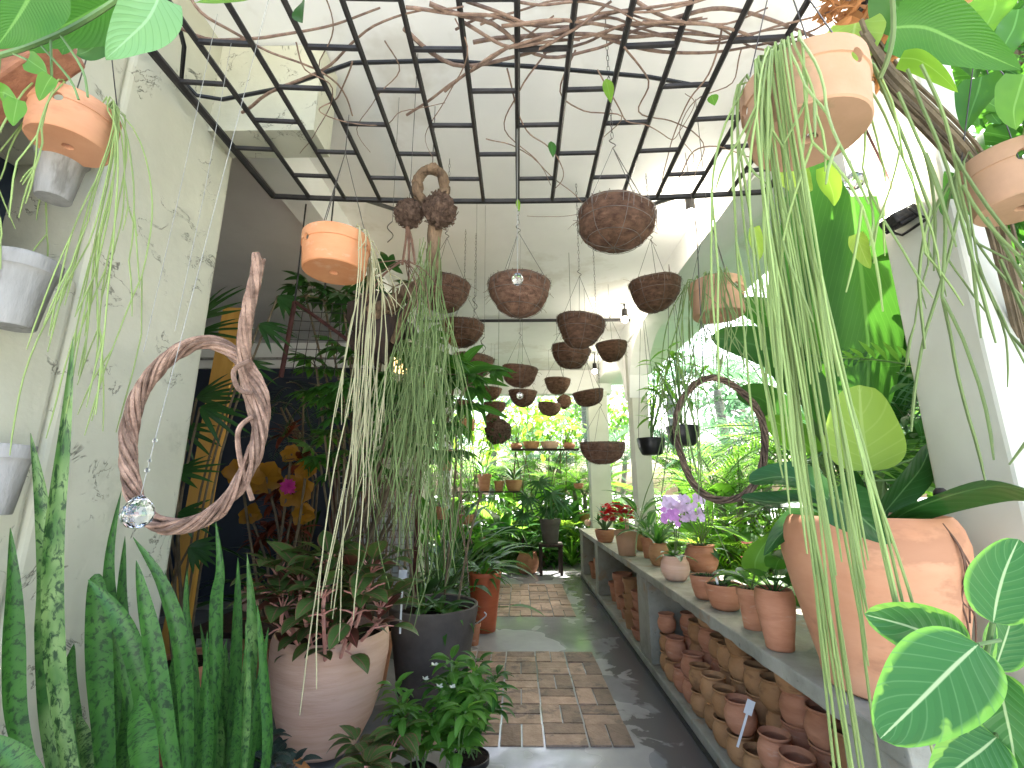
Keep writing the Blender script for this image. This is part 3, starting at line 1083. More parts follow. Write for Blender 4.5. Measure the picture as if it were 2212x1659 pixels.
def frond(lm, sm, p, d, L, nl, ll, lw, droop=1.0, r=.006, seg=12, lift=.35, ldroop=.5):
    p = V(p)
    d = V(d).normalized()
    sd = d.cross(UP)
    if sd.length < 1e-3:
        sd = d.orthogonal()
    sd.normalize()
    q = Quaternion(sd, -droop / seg)
    pts = [p.copy()]
    ds = [d.copy()]
    for i in range(seg):
        p = p + d * L / seg
        d = q @ d
        pts.append(p.copy())
        ds.append(d.copy())
    sm.tube(pts, [r * (1 - .8 * i / seg) for i in range(seg + 1)], 4, False)
    for k in range(nl):
        u = .18 + .82 * (k + .5) / nl
        x = u * seg
        i = min(seg - 1, int(x))
        pp = pts[i].lerp(pts[i + 1], x - i)
        dd = ds[i]
        nr = sd.cross(dd)
        ln = ll * (math.sin(math.pi * min(1, u * .85 + .12)) ** .6)
        for s in (-1, 1):
            v = sd * s * .8 + dd * (.5 + .5 * u) + nr * lift
            lm.leaf(pp, v, ln * U(.85, 1.1), lw, ldroop * U(.6, 1.4), .12, 'lance', 3, 0, 3)


def palmate(lm, p, d, k, L, W, spread=2.6, droop=.5, prof='lance', up=UP, seg=4):
    d = V(d).normalized()
    sd = d.cross(up)
    if sd.length < 1e-3:
        sd = d.orthogonal()
    sd.normalize()
    nr = sd.cross(d)
    for i in range(k):
        a = spread * ((i + .5) / k - .5) + U(-.06, .06)
        v = d * math.cos(a) + sd * math.sin(a) - nr * .15
        lm.leaf(p, v, L * (1 - .25 * abs(a) / (spread * .5)) * U(.9, 1.1), W, droop * U(.6, 1.4), .12, prof, seg, U(-.2, .2), 3, 0, nr)


# ------------------------------------------------------------------ hanging terracotta pots with mistletoe cactus
def strand(mb, p, d, L, r, depth=0, wander=.30, grav=.22, seg=.05, br=1):
    pts = [V(p)]
    run = L * (U(.3, .55) if depth < 2 else 1)
    d = V(d).normalized()
    n = max(3, int(run / seg))
    cu = V((U(-1, 1), U(-1, 1), U(-1, 1)))
    for i in range(n):
        cu = (cu * .7 + V((U(-1, 1), U(-1, 1), U(-.6, .6))) * .5)
        d = (d + V((0, 0, -grav)) + cu * wander * .22).normalized()
        pts.append(pts[-1] + d * run / n)
    mb.tube(pts, [r] * (len(pts) - 2) + [r * .95, r * .55 if L - run <= .08 or depth >= 3 else r * .9], 6)
    rest = L - run
    if depth < 3 and rest > .08:
        k = 2 if U(0, 1) < .62 else 1
        for j in range(k):
            e = (d + V((U(-1, 1), U(-1, 1), U(-.4, .5))) * .55 * br * (1 if j else .7)).normalized()
            strand(mb, pts[-1], e, rest * U(.6, 1.1), r * .94, depth + 1, wander, grav, seg, br)


def hang_pot(px, py, wpx, D, H, mat, label, plabel, strands, holes=3, hang=GZ, az_h=0, topr=.003):
    d = D * FPX / wpx
    c = P(px, py, d)
    base = c - UP * H * .5
    t = thing('hanging_pot', label, 'hanging pot', base, 'drilled terracotta orchid pots')
    mb = MB()
    pot_mesh(mb, 'cyl', base, D, H, 40, th=.012, fill=.12, wob=.004)
    ob = mb.build('pot', M[mat], t)
    cs = []
    for k in range(holes):
        a = az_h + 2 * math.pi * k / holes
        e = V((math.cos(a), math.sin(a), 0))
        m = MB()
        m.tube([base + e * D * .30 + UP * H * .66, base + e * D * .62 + UP * H * .66], .017 if D > .22 else .013, 12)
        cs.append(m)
    m = MB()
    m.tube([base + V((0, 0, -.02)), base + V((0, 0, H * .3))], .02 if D > .22 else .016, 12)
    cs.append(m)
    cut(ob, cs)
    hg = MB()
    for k in range(3):
        a = 2 * math.pi * k / 3 + .5
        hg.tube([base + V((D * .48 * math.cos(a), D * .48 * math.sin(a), H * .93)), V((base.x, base.y, min(hang, base.z + H + .45)))], .0018, 4)
    if hang > base.z + H + .45:
        hg.tube([V((base.x, base.y, base.z + H + .45)), V((base.x, base.y, hang))], .0022, 4)
    hg.build('hanger', M['wire'], t)
    pm = MB()
    top = base + UP * H * .96
    for (n, az, sp, L, r, wd, *bb) in strands:
        for i in range(n):
            a = az + U(-sp, sp)
            e = V((math.cos(a), math.sin(a), 0))
            p0 = top + e * D * .40 * U(.7, 1)
            p0.z -= .03
            m1 = [p0, top + e * D * .46 + UP * U(.01, .05), top + e * D * U(.52, .56) + UP * U(-.02, .03)]
            pm.tube(m1, [r] * 3, 5)
            strand(pm, m1[-1], e * (U(.0, .12) if bb and bb[0] < .1 else U(.1, .45)) + UP * U(-1, -.3), L * U(.45, 1.05), r, 0, wd, bb[1] if len(bb) > 1 else (.3 if bb else .22), .05, bb[0] if bb else 1)
    return t, pm, top, base, d


def az_of(px, py, d, c):
    p = P(px, py, d) - c
    return math.atan2(p.y, p.x)


# left near pot
t, pm, top, base, d = hang_pot(157, 276, 150, .22, .14, 'terra_giant', 'pale pink terracotta pot with drilled holes hanging at the upper left before the scarred pillar', '', [
    (13, .2, .4, 1.1, .0022, .35, .5), (3, -1.4, .5, .9, .0024, .8), (4, 2.9, .5, .8, .0024, .8)], az_h=-1.15)
pm.build('trailing_stems', M['rhip'], t)
# centre-left orange pot
t, pm, top, base, d = hang_pot(725, 552, 141, .29, .165, 'terra_or', 'orange terracotta pot hanging left of the driftwood, trailing tangled pale stems', '', [
    (14, .9, .4, 1.75, .0026, .6, .35, .6), (4, -.5, .2, 1.7, .0026, .6, .35, .6), (4, 0, .5, .45, .0022, 1.2)], az_h=-2.2)
pm.build('trailing_stems', M['rhip2'], t)
# large right pot
t, pm, top, base, d = hang_pot(1738, 240, 242, .29, .165, 'terra_moss', 'large weathered terracotta pot at the upper right with thick green stems pouring down', '', [
    (19, -2.55, .20, 1.70, .0028, .10, .09), (5, -2.4, .2, 1.7, .0028, .22, .4), (4, 3.0, .15, 1.2, .003, .15, .3), (4, 3.5, .6, .8, .0032, .9), (2, -2.2, .4, 1.1, .0032, .5), (4, -.3, .8, .7, .003, .8)], az_h=-1.25)
pm.build('trailing_stems', M['rhip'], t)
# far right edge
t, pm, top, base, d = hang_pot(2195, 395, 170, .24, .17, 'terra_moss', 'brown terracotta pot cut off by the right edge, hung beside the big column', '', [
    (6, 2.9, .7, 1.0, .0034, .7), (5, -1.6, .7, .8, .0034, .8)], az_h=-2.2, hang=3.3)
pm.build('trailing_stems', M['rhip3'], t)
# small right pot
t, pm, top, base, d = hang_pot(1549, 648, 113, .29, .19, 'terra_moss', 'small terracotta pot hanging between the arch and the big column, thin roots over its face', '', [
    (16, -1.9, .5, .7, .003, .8), (8, 3.1, .5, 1.6, .0032, .4)], az_h=-1.2, hang=3.85)
pm.build('trailing_stems', M['rhip3'], t)
# loose stems from above the top right corner, hanging before the column
mb = MB()
for px, py, L in ((1960, 150, .9), (1990, 140, .75), (1940, 200, .45), (2060, 330, 1.1), (2080, 400, .6), (2130, 470, .8), (1880, 130, .8), (2160, 560, .7), (2000, 330, .8)):
    p = P(px, py, 1.15)
    strand(mb, p, V((.25, .1, -.9)), L, .0042, 1, .5, .10)
t = thing('trailing_cactus', 'long thin bare stems drooping across the big right column from above', 'trailing plant', P(1960, 150, 1.15))
mb.build('stems', M['rhip3'], t)
mb = MB()
p0 = P(1925, 150, 1.1)
mb.tube(smooth_path([P(1925, -40, 1.1), P(1930, 60, 1.1), P(1920, 120, 1.1), P(1900, 170, 1.12)], 4), .006, 6)
mb.build('crown', M['rhip3'], t)


# ------------------------------------------------------------------ wreaths
def wreath(px, py, rx, ry, d, mat, label, k, rr, sr, tail=None, turns=5, lean=.0):
    c = P(px, py, d)
    ax, ay = rx * d / FPX, ry * d / FPX
    t = thing('vine_wreath', label, 'wreath', c)
    mb = MB()
    fx = RM @ V((1, 0, 0))
    fy = UP
    fz = fx.cross(fy)
    for s in range(k):
        n = 84
        ph = 2 * math.pi * s / max(1, int(k * .7))
        rad_ = rr * (U(.85, 1.05) if s < k * .7 else U(.2, .6))
        tw = turns
        th0 = U(0, 6.28)
        span = 2 * math.pi * (1 if U(0, 1) < .8 else U(.6, .95))
        pts = []
        for i in range(n + 1):
            th = th0 + span * i / n
            a = ph + tw * th + .35 * math.sin(th * 2) + .15 * math.sin(th * 5 + s)
            v = V((math.cos(th), math.sin(th), 0))
            o = 1 + .018 * math.sin(3 * th + 1.0) + .012 * math.sin(5 * th)
            m = fx * (math.cos(th) * ax * o) + fy * (math.sin(th) * ay * o)
            rdir = (fx * math.cos(th) + fy * math.sin(th))
            m = m + rdir * math.cos(a) * rad_ + fz * math.sin(a) * rad_
            pts.append(c + m)
        mb.tube(pts, [sr * (.8 + .35 * noise.noise(V((i * .2, s * 7.1, 0)))) for i in range(n + 1)], 7)
    if tail:
        k = 9
        for s in range(6):
            base = [P(x, y, dd) for x, y, dd in tail]
            sp = smooth_path(base, 6)
            pts = []
            for i, p in enumerate(sp):
                a = 2 * math.pi * s / 6 + i * .30
                w_ = rr * .75 * (1 - .35 * i / len(sp))
                if i > len(sp) - 4:
                    w_ *= 1.25
                pts.append(p + fx * math.cos(a) * w_ + fz * math.sin(a) * w_)
            mb.tube(pts[:len(pts) - R.randint(0, 2)], sr * 1.1, 7)
    mb.build('twisted_vines', M[mat], t)
    return t, c


t, c = wreath(419, 930, 141, 199, 1.35, 'wreath', 'large pale twisted-vine wreath with an upright tail, hanging before the left pillar', 12, .0185, .0076,
              [(560, 920, 1.36), (535, 830, 1.38), (527, 740, 1.36), (538, 660, 1.35), (552, 600, 1.35), (560, 550, 1.35)], 4)
mb = MB()
mb.tube([P(378, 715, 1.35), P(445, 400, 1.6), PZ(500, 90, GZ)], .0009, 4)
mb.tube([P(310, 760, 1.34), P(385, 430, 1.5), PZ(470, 30, GZ)], .0009, 4)
mb.build('cord', M['string'], t)
mb = MB()
for q in ([(540, 780, 1.33), (505, 800, 1.32), (515, 840, 1.32), (545, 850, 1.33)], [(545, 900, 1.33), (515, 930, 1.31), (520, 1000, 1.31), (545, 1080, 1.33)]):
    mb.tube(smooth_path([P(*x) for x in q], 5), .007, 6)
mb.build('loose_vine', M['wreath'], t)
t, c = wreath(1556, 945, 95, 132, 2.3, 'wreath2', 'thin dark twisted-vine wreath hanging over the bench on the right', 8, .013, .0075, None, 5)
MB().tube([P(1520, 815, 2.3), P(1505, 500, 2.35), PZ(1480, 330, CZ - .01)], .003, 4).build('cord', M['wire'], t)


# ------------------------------------------------------------------ crystals
def crystal(px, py, wpx, D, label, top, drop=False):
    d = D * FPX / wpx
    c = P(px, py, d)
    t = thing('crystal_ball', label, 'crystal', c)
    mb = MB()
    r = D / 2
    n = 12
    rings = [(.04, -1.0), (.5, -.86), (.86, -.5), (1.0, 0), (.88, .5), (.55, .92), (.22, 1.22 if drop else 1.0)]
    vs = []
    for k, (a, z) in enumerate(rings):
        for j in range(n):
            th = 2 * math.pi * (j + .5 * (k % 2)) / n
            vs.append(c + V((a * r * math.cos(th), a * r * math.sin(th), z * r)))
    fs = []
    for k in range(len(rings) - 1):
        for j in range(n):
            a, b, e, f = k * n + j, k * n + (j + 1) % n, (k + 1) * n + j, (k + 1) * n + (j + 1) % n
            if k % 2 == 0:
                fs += [(a, b, e), (b, f, e)]
            else:
                fs += [(a, f, e), (a, b, f)]
    fs += [tuple(range(n - 1, -1, -1)), tuple((len(rings) - 1) * n + j for j in range(n))]
    mb.add(vs, fs)
    mb.build('faceted_glass', M['glass'], t, False)
    s = MB()
    z = c + UP * r * (1.2 if drop else 1)
    s.tube([z, top], .0008 if d < 1.5 else .0016, 4)
    s.build('thread', M['string'], t)
    if drop:
        for k, h in enumerate((.055, .075, .12)):
            MB().ball(z.lerp(top, h / (top - z).length) , .0055 if k != 1 else .004, 8).build('bead', M['glass'], t)
    return t


crystal(297, 1110, 63, .062, 'big faceted crystal drop with beads, hanging at the left over the snake plants', P(590, -40, 1.5), True)
crystal(1118, 604, 26, .055, 'round crystal in front of the central coconut basket', V((P(1118, 604, 2.08).x, P(1118, 604, 2.08).y, GZ)))
crystal(1123, 855, 15, .065, 'tiny bright glass ball before a small far basket', P(1124, 500, 4.2))
crystal(1846, 392, 38, .06, 'clear glass ball hanging right of the weathered pot, by the column', P(1800, 120, 1.6))

# ------------------------------------------------------------------ driftwood, root balls
c = P(935, 560, 2.35)
t = thing('driftwood', 'hanging driftwood branch with a looped top, curving down to a dark stump', 'driftwood', c)
lp = [P(930 + 33 * math.cos(a), 402 + 42 * math.sin(a), 2.35) for a in [math.pi * (.62 + 1.72 * -i / 16) for i in range(17)]]
lp = [P(950, 470, 2.35), P(955, 450, 2.35)] + [P(931 + 30 * math.cos(a), 402 - 36 * math.sin(a), 2.35) for a in [-.9 + (math.pi + 1.8) * i / 14 for i in range(15)]] + [P(918, 440, 2.36), P(935, 465, 2.36)]
for s in range(4):
    o = [p + V((U(-.012, .012), U(-.02, .02), U(-.012, .012))) for p in lp]
    MB().tube(smooth_path(o, 3), .021, 8).build('loop_stem', M['bark'], t)
mb = MB()
mb.tube(smooth_path([P(942, 470, 2.35), P(938, 530, 2.35), P(935, 580, 2.37), P(915, 612, 2.40), P(880, 632, 2.45), P(845, 655, 2.5), P(800, 680, 2.5)], 4), [.034] * 4 + [.036] * 8 + [.042] * 8 + [.05] * 5, 10)
mb.tube(smooth_path([P(930, 590, 2.36), P(900, 640, 2.4), P(870, 690, 2.45), P(850, 740, 2.5)], 4), .02, 8)
mb.v = [tuple(V(v) + V((noise.noise(V(v) * 14), noise.noise(V(v) * 14 + V((7, 0, 0))), noise.noise(V(v) * 14 + V((0, 7, 0))))) * .014) for v in mb.v]
mb.build('branch', M['bark'], t)
mb = MB()
mb.ball(P(815, 705, 2.6), .16, 22, .5, (1.1, .8, 1.15), 3)
mb.build('stump', M['darkwood'], t)
MB().tube([P(934, 366, 2.35), PZ(940, 230, CZ - .005)], .003, 4).build('cord', M['wire'], t)
for px, py, wd, lab, leg in ((950, 455, 68, 'shaggy brown root ball clasped round the driftwood branch', None), (883, 462, 56, 'shaggy brown root ball with a bare stalk, left of the driftwood', 1)):
    d = 2.3
    c = P(px, py, d)
    t = thing('root_ball', lab, 'root ball', c)
    mb = MB()
    r = wd * d / FPX / 2
    mb.ball(c, r, 26, .35, (1, 1, 1), 5)
    for k in range(150):
        a, e = U(0, 6.28), U(-1.4, 1.4)
        dd = V((math.cos(a) * math.cos(e), math.sin(a) * math.cos(e), math.sin(e)))
        q = dd.orthogonal()
        q.rotate(Quaternion(dd, U(0, 6.28)))
        mb.tube([c + dd * r * .92, c + dd * r * 1.04 + q * r * .2, c + dd * r * U(.95, 1.12) + q * r * .42], .0022, 3)
    mb.build('fibres', M['moss'], t)
    if leg:
        s = MB()
        for k in range(3):
            s.tube(smooth_path([c - UP * r * .8 + V((U(-.01, .01), 0, 0)), P(px - 6 + k * 6, py + 55, d), P(px - 14 + k * 14, py + 110, d)], 4), .007, 6)
        for k in range(14):
            strand(s, P(px - 10 + U(-8, 8), py + 100, d), V((U(-1, 1), U(-.5, .5), -.2)), U(.2, .42), .0026, 2, 1.0, .2)
        s.build('stalk', M['root'], t)
        MB().tube([c + UP * r, V((c.x, c.y, CZ - .004))], .002, 4).build('cord', M['wire'], t)


def curtain(px0, px1, py, n, L0, L1, d0, d1, mat, label, name='root_curtain', r=.0026):
    c = P((px0 + px1) / 2, py, (d0 + d1) / 2)
    mb = MB()
    for i in range(n):
        p = P(U(px0, px1), py + U(-50, 40), U(d0, d1))
        strand(mb, p, V((U(-.2, .2), U(-.2, .2), -1)), U(L0, L1), r * U(.6, 1.1), 1, 1.05, .40, .04, .65)
    return tag(mb.build(name, M[mat], None, loc=c), label, 'trailing plant')


curtain(905, 950, 560, 46, .7, 1.5, 2.25, 2.42, 'rhip3', 'dense green curtain of thin stems hanging down from the driftwood', 'trailing_cactus')
curtain(850, 982, 700, 92, .6, 1.6, 2.45, 2.75, 'rhip3', 'wide olive veil of fine stems below the driftwood stump', 'trailing_cactus', .0024)
curtain(800, 1000, 1000, 40, .5, 1.1, 3.4, 4.4, 'vine', 'brown aerial roots hanging before the stained pillar', 'aerial_roots', .004)
# tall bare stems leaning near the grey pot
mb = MB()
for q in ([(1040, 1060, 3.6), (1010, 1180, 3.5), (985, 1330, 3.4)], [(905, 1010, 3.5), (880, 1150, 3.4), (870, 1290, 3.3)], [(860, 1050, 3.4), (880, 1180, 3.35), (895, 1290, 3.3)]):
    mb.tube(smooth_path([P(*x) for x in q], 4), .010, 5)
tag(mb.build('bare_stems', M['stem_br'], None, loc=P(985, 1330, 3.4)), 'thin bare sticks leaning above the charcoal pot', 'sticks')

# S hooks
for px, py in ((843, 500), (1026, 655), (1044, 745)):
    p = P(px, py, 2.6 if px < 900 else 3.6)
    pts = [p + V((.018 * math.sin(u * 2 * math.pi), 0, .11 * (u - .5))) for u in [i / 10 - .12 for i in range(13)]]
    mb = MB()
    mb.tube(pts, .003, 5)
    mb.tube([pts[-1], V((p.x, p.y, CZ - .004))], .0016, 4)
    tag(mb.build('s_hook', M['wire'], None, loc=p), {843: 'empty S hook and wire hanging left of the bare root ball', 1026: 'empty S hook hanging beside the upper left coconut baskets', 1044: 'small empty S hook just above the basket crossed by leaves'}[px], 'hook')


def each(mb, name, mat, parent, per):
    """build every run of `per` leaves of mb as a part of its own"""
    n = len(mb.v)
    # a leaf is a block of consecutive vertices: find the block starts
    mx, starts = -1, []
    for f in mb.f:
        if min(f) > mx:
            starts.append(min(f))
        mx = max(mx, max(f))
    starts.append(n)
    for k in range(0, len(starts) - 1, per):
        a, b = starts[k], starts[min(len(starts) - 1, k + per)]
        q = MB()
        q.v, q.uv = mb.v[a:b], mb.uv[a:b]
        q.f = [tuple(i - a for i in f) for f in mb.f if a <= f[0] < b]
        q.build(name, mat, parent)


def ribbon(mb, pts, W, prof='sword', roll=0, cup=.25, seg=5, cr=5, tip0=False, bow=0, wav=0):
    """a leaf along a path, its face turned to the camera's side, then rolled"""
    sp = smooth_path([V(p) for p in pts], seg)
    n = len(sp) - 1
    fn = PROF[prof]
    vs, uv = [], []
    ph = U(0, 6)
    for i, p in enumerate(sp):
        t = i / n
        d = (sp[min(n, i + 1)] - sp[max(0, i - 1)]).normalized()
        vw = (p - CP).normalized()
        sd = d.cross(vw)
        if sd.length < 1e-3:
            sd = d.orthogonal()
        sd.normalize()
        sd = Quaternion(d, roll + bow * t) @ sd
        nr = sd.cross(d)
        w_ = W * .5 * fn(t)
        for j in range(cr):
            x = 2 * j / (cr - 1) - 1
            z = (x * x) * math.sin(cup) * w_
            if wav:
                z += wav * W * abs(x) * math.sin(t * 10 + ph + x)
            vs.append(p + sd * x * w_ * math.cos(cup) - nr * z)
            uv.append((j / (cr - 1), t))
    fs = [(i * cr + j, i * cr + j + 1, (i + 1) * cr + j + 1, (i + 1) * cr + j) for i in range(n) for j in range(cr - 1)]
    mb.add(vs, fs, uv)


def pxl(l, d):
    """picture path -> points; d may be (d0, d1)"""
    d0, d1 = d if isinstance(d, tuple) else (d, d)
    n = max(1, len(l) - 1)
    return [P(x, y, d0 + (d1 - d0) * i / n) for i, (x, y) in enumerate(l)]


# ------------------------------------------------------------------ snake plants (paths run from the base to the tip)
SN = [
    ('tall snake plant whose banded leaf rises highest against the scarred pillar', [
        ([(175, 1800), (150, 1660), (124, 1500), (112, 1330), (116, 1150), (140, 930), (158, 727)], 47, 1.22),
        ([(135, 1760), (105, 1560), (100, 1380), (105, 1250), (90, 1080), (66, 935)], 46, 1.30)]),
    ('snake plant leaf pair at the left edge of the picture', [
        ([(95, 1800), (60, 1680), (28, 1540), (24, 1400), (26, 1270), (22, 1140)], 52, 1.18),
        ([(100, 1860), (70, 1720), (30, 1640), (-30, 1585)], 70, 1.05)]),
    ('snake plant with a leaf bent sharply at its tip, before the pillar foot', [
        ([(340, 1800), (322, 1640), (310, 1480), (278, 1370), (235, 1300), (190, 1252)], 50, 1.27),
        ([(232, 1800), (226, 1640), (216, 1480), (212, 1370), (208, 1260), (205, 1240)], 58, 1.32),
        ([(320, 1800), (300, 1600), (262, 1430), (238, 1300), (238, 1190), (262, 1060)], 31, 1.36)]),
    ('pale silvery banded snake plant in the middle of the clump', [
        ([(395, 1800), (372, 1660), (350, 1530), (330, 1400), (308, 1290), (294, 1210)], 48, 1.25),
        ([(330, 1780), (312, 1660), (300, 1560), (302, 1500)], 66, 1.2)]),
    ('snake plant leaning left from the clump with a dark slender leaf', [
        ([(405, 1760), (402, 1600), (396, 1470), (382, 1360), (345, 1250), (287, 1160)], 42, 1.36),
        ([(300, 1790), (292, 1600), (275, 1450), (262, 1300), (270, 1158)], 34, 1.45),
        ([(420, 1760), (430, 1600), (420, 1450), (405, 1330), (405, 1228)], 27, 1.5)]),
    ('bright green snake plant leaf standing upright below the wreath', [
        ([(450, 1780), (458, 1600), (466, 1450), (468, 1300), (476, 1230), (466, 1125)], 33, 1.5),
        ([(505, 1760), (508, 1650), (515, 1560), (515, 1488)], 27, 1.5),
        ([(440, 1760), (448, 1640), (450, 1540), (446, 1468)], 26, 1.45)]),
    ('snake plant with two blunt leaves side by side next to the big pale pot', [
        ([(490, 1790), (498, 1640), (506, 1480), (512, 1330), (514, 1204)], 31, 1.62),
        ([(512, 1790), (520, 1650), (538, 1480), (546, 1340), (534, 1196)], 37, 1.6),
        ([(530, 1760), (540, 1640), (562, 1480), (580, 1355)], 24, 1.58)]),
    ('dark low snake plant deep in the clump by the pillar', [
        ([(180, 1780), (165, 1600), (150, 1470), (160, 1390)], 40, 1.5),
        ([(400, 1790), (385, 1640), (370, 1520), (372, 1420)], 34, 1.6),
        ([(480, 1790), (475, 1640), (482, 1500), (490, 1400)], 34, 1.68),
        ([(250, 1800), (262, 1660), (275, 1560), (270, 1450)], 40, 1.55),
        ([(210, 1800), (200, 1690), (180, 1600), (165, 1540)], 40, 1.42),
        ([(400, 1800), (420, 1660), (440, 1580), (432, 1500)], 36, 1.55)]),
]
for k in range(4):
    ex = []
    for j in range(5):
        x = 235 + 340 * R.random()
        ty = U(1230, 1480)
        ex.append(([(x * .9 + 30 + U(-30, 30), 1790), (x + U(-14, 14), 1640), (x + U(-12, 12), (1640 + ty) / 2), (x + U(-30, 30), ty)], U(22, 34), U(1.45, 1.85)))
    SN.append((['slim snake plant behind the bright upright leaf', 'slim dark snake plant behind the silvery banded one', 'slim snake plant crowded behind the two blunt leaves', 'slim snake plant at the back of the clump by the wreath foot'][k], ex))
for lab, lv in SN:
    b = pxl([lv[0][0][0]], lv[0][2])[0]
    b.z = max(.05, b.z)
    t = thing('snake_plant', lab, 'snake plant', b, 'snake plants at the foot of the scarred pillar')
    for path, wpx, d in lv:
        mb = MB()
        ribbon(mb, pxl(path, d), wpx * d / FPX * .88, 'sword', U(-.5, .5), .5, 5, 5, bow=U(-.3, .3))
        o = mb.build('leaf', M['sans'], t)
mb = MB()
vs = []
N = 26
for i in range(N):
    for j in range(N):
        x, y = -2.3 + 1.75 * i / (N - 1), .6 + 1.7 * j / (N - 1)
        vs.append((x, y, .05 + .05 * noise.noise(V((x * 5, y * 5, 0))) + .03 * noise.noise(V((x * 17, y * 17, 0))) - (.12 if i == N - 1 else 0)))
mb.add(vs, [(i * N + j, (i + 1) * N + j, (i + 1) * N + j + 1, i * N + j + 1) for i in range(N - 1) for j in range(N - 1)])
struct('soil_bed', mb, M['soil'], True)

# ------------------------------------------------------------------ big pale pot with red-veined aglaonema
base = PZ(697, 1632, 0)
base.z = .05
t, top = potted('potted_plant', 'big pale terracotta pot with a pink-stemmed aglaonema, beside the snake plants', 'potted plant', 'barrel', 'terra_pale', base, .66, .62, n=56, wob=.01)
lm, sm_ = MB(), MB()
for px, py, k, L in ((650, 1270, 8, .20), (770, 1290, 8, .20), (700, 1340, 7, .19), (610, 1320, 6, .18), (820, 1320, 6, .19), (710, 1225, 7, .18), (740, 1370, 6, .18), (670, 1380, 6, .17), (600, 1250, 6, .17), (800, 1240, 6, .18), (700, 1290, 7, .18)):
    c = P(px, py, 2.35 + U(-.15, .2))
    sm_.tube([V((c.x * .5 + top.x * .5, c.y * .5 + top.y * .5, top.z)), c - UP * .05, c], .010, 6)
    rosette(lm, c, int(k * 1.6), L * 1.15, .115, (.1, 1.25), .8, 'lance', .09, sm_, .0042, .2, 7, U(0, 6), cr=5)
    rosette(lm, c - UP * .08, 3, L * .8, .10, (-.3, .4), .8, 'lance', .08, sm_, .0042, .2, 7, U(0, 6), cr=5)
lm.build('leaves', M['g_agl'], t)
sm_.build('stems', M['pink'], t)
rl = MB()
for k in range(9):
    rosette(rl, P(U(600, 830), U(1230, 1390), 2.35 + U(-.15, .2)), 4, .21, .09, (.1, 1.2), .8, 'lance', .03, None, 0, .2, 7, U(0, 6), cr=5)
rl.build('red_leaves', M['g_agl2'], t)

# charcoal pot
base = PZ(930, 1530, 0.002)
t, top = potted('potted_plant', 'tall charcoal pot with glossy strap leaves, right of the pale pot', 'potted plant', 'tall', 'greypot', base, .64, .68, n=48, wob=.008)
lm = MB()
rosette(lm, top + V((.04, .02, 0)), 16, .30, .06, (.1, 1.2), 1.5, 'strap', .02, None, .003, .2, 8, cr=5)
rosette(lm, top + V((.12, -.08, 0)), 12, .24, .055, (-.1, 1.0), 1.6, 'strap', .02, None, .003, .2, 8, cr=5)
rosette(lm, top + V((-.1, .08, 0)), 9, .34, .05, (.4, 1.3), 1.0, 'strap', .02, None, .003, .2, 8, cr=5)
lm.build('leaves', M['g_mid'], t)
s0 = P(866, 1330, 2.75)
t = thing('plant_label', 'pale blue plastic plant label stuck beside the charcoal pot', 'plant label', s0)
bevel(MB().box(-.006, .006, -.001, .001, -.1, .22, Matrix.Translation(s0)).build('stake', M['stake'], t), .001)
bevel(MB().box(-.026, .026, -.003, -.001, .16, .26, Matrix.Translation(s0)).build('plate', M['stake'], t), .001)

# orange planter
base = PZ(1046, 1362, 0.002)
t, top = potted('potted_plant', 'ribbed orange plastic planter with arching leaves beside the path', 'potted plant', 'tall', 'plastic_or', base, .36, .60, n=40, wob=0)
lm = MB()
rosette(lm, top, 26, .34, .05, (.1, 1.3), 1.3, 'lance', .05, None, .003, .2, 7)
rosette(lm, top + V((-.1, .1, 0)), 14, .42, .045, (.5, 1.4), 1.0, 'lance', .05, None, .003, .2, 7)
lm.build('leaves', M['g_mid'], t)
base = PZ(1022, 1392, 0.002)
t, top = potted('potted_plant', 'little terracotta pot with a white wire loop, squeezed between charcoal and orange pots', 'potted plant', 'flower', 'terra', base, .15, .2)
MB().tube(smooth_path([top, P(1032, 1345, 4.15), P(1050, 1330, 4.1), P(1046, 1322, 4.1)], 4), .006, 6).build('wire_loop', M['stake'], t)

# small foreground plants, bottom middle
FG = [
    ('fresh green busy plant with white-veined leaves at the bottom centre', 'g_light', (975, 1770), 22, .115, .045, (.55,), 11),
    ('leafy green plant spilling over the path edge near the charcoal pot', 'g_mid', (1015, 1700), 20, .11, .042, (.5,), 9),
    ('low aglaonema with reddish leaf edges at the bottom, right of the pale pot', 'g_agl', (815, 1800), 12, .14, .065, (.38,), 4),
    ('small green plant with narrow leaves before the charcoal pot', 'g_light', (900, 1740), 16, .11, .04, (.5,), 8),
]
for lab, m, (px, py), k, L, W, (h,), ns in FG:
    b = PZ(px, py, .002)
    t, top = potted('potted_plant', lab, 'potted plant', 'cone', 'blackpl', b, .2, .14)
    lm, sm_ = MB(), MB()
    for i in range(ns):
        a = U(0, 6.28)
        e = top + V((math.cos(a) * U(.05, .24), math.sin(a) * U(.05, .26), h * U(.35, .9)))
        q = smooth_path([top + V((U(-.04, .04), U(-.04, .04), 0)), (top + e) / 2 + UP * .05, e], 4)
        sm_.tube(q, .004, 5)
        for j in (3, 5, 7):
            if j < len(q):
                rosette(lm, q[j], 4, L * .9, W, (.0, .9), 1.0, 'lance', .02, None, .002, .25, 6, U(0, 6))
        rosette(lm, e, max(5, k // 3), L, W, (-.2, 1.1), 1.0, 'lance', .02, None, .002, .25, 6, U(0, 6), cr=5)
    lm.build('leaves', M[m], t)
    sm_.build('stems', M['pink' if m == 'g_agl' else 'stem'], t)
    if 'white-veined' in lab:
        f = MB()
        for i in range(4):
            rosette(f, top + V((U(-.15, .15), U(-.15, .05), h * U(.8, 1.0))), 5, .022, .018, (.2, .9), .3, 'oval', 0, None, 0, .1, 3)
        each(f, 'flower', M['white_fl'], t, 5)
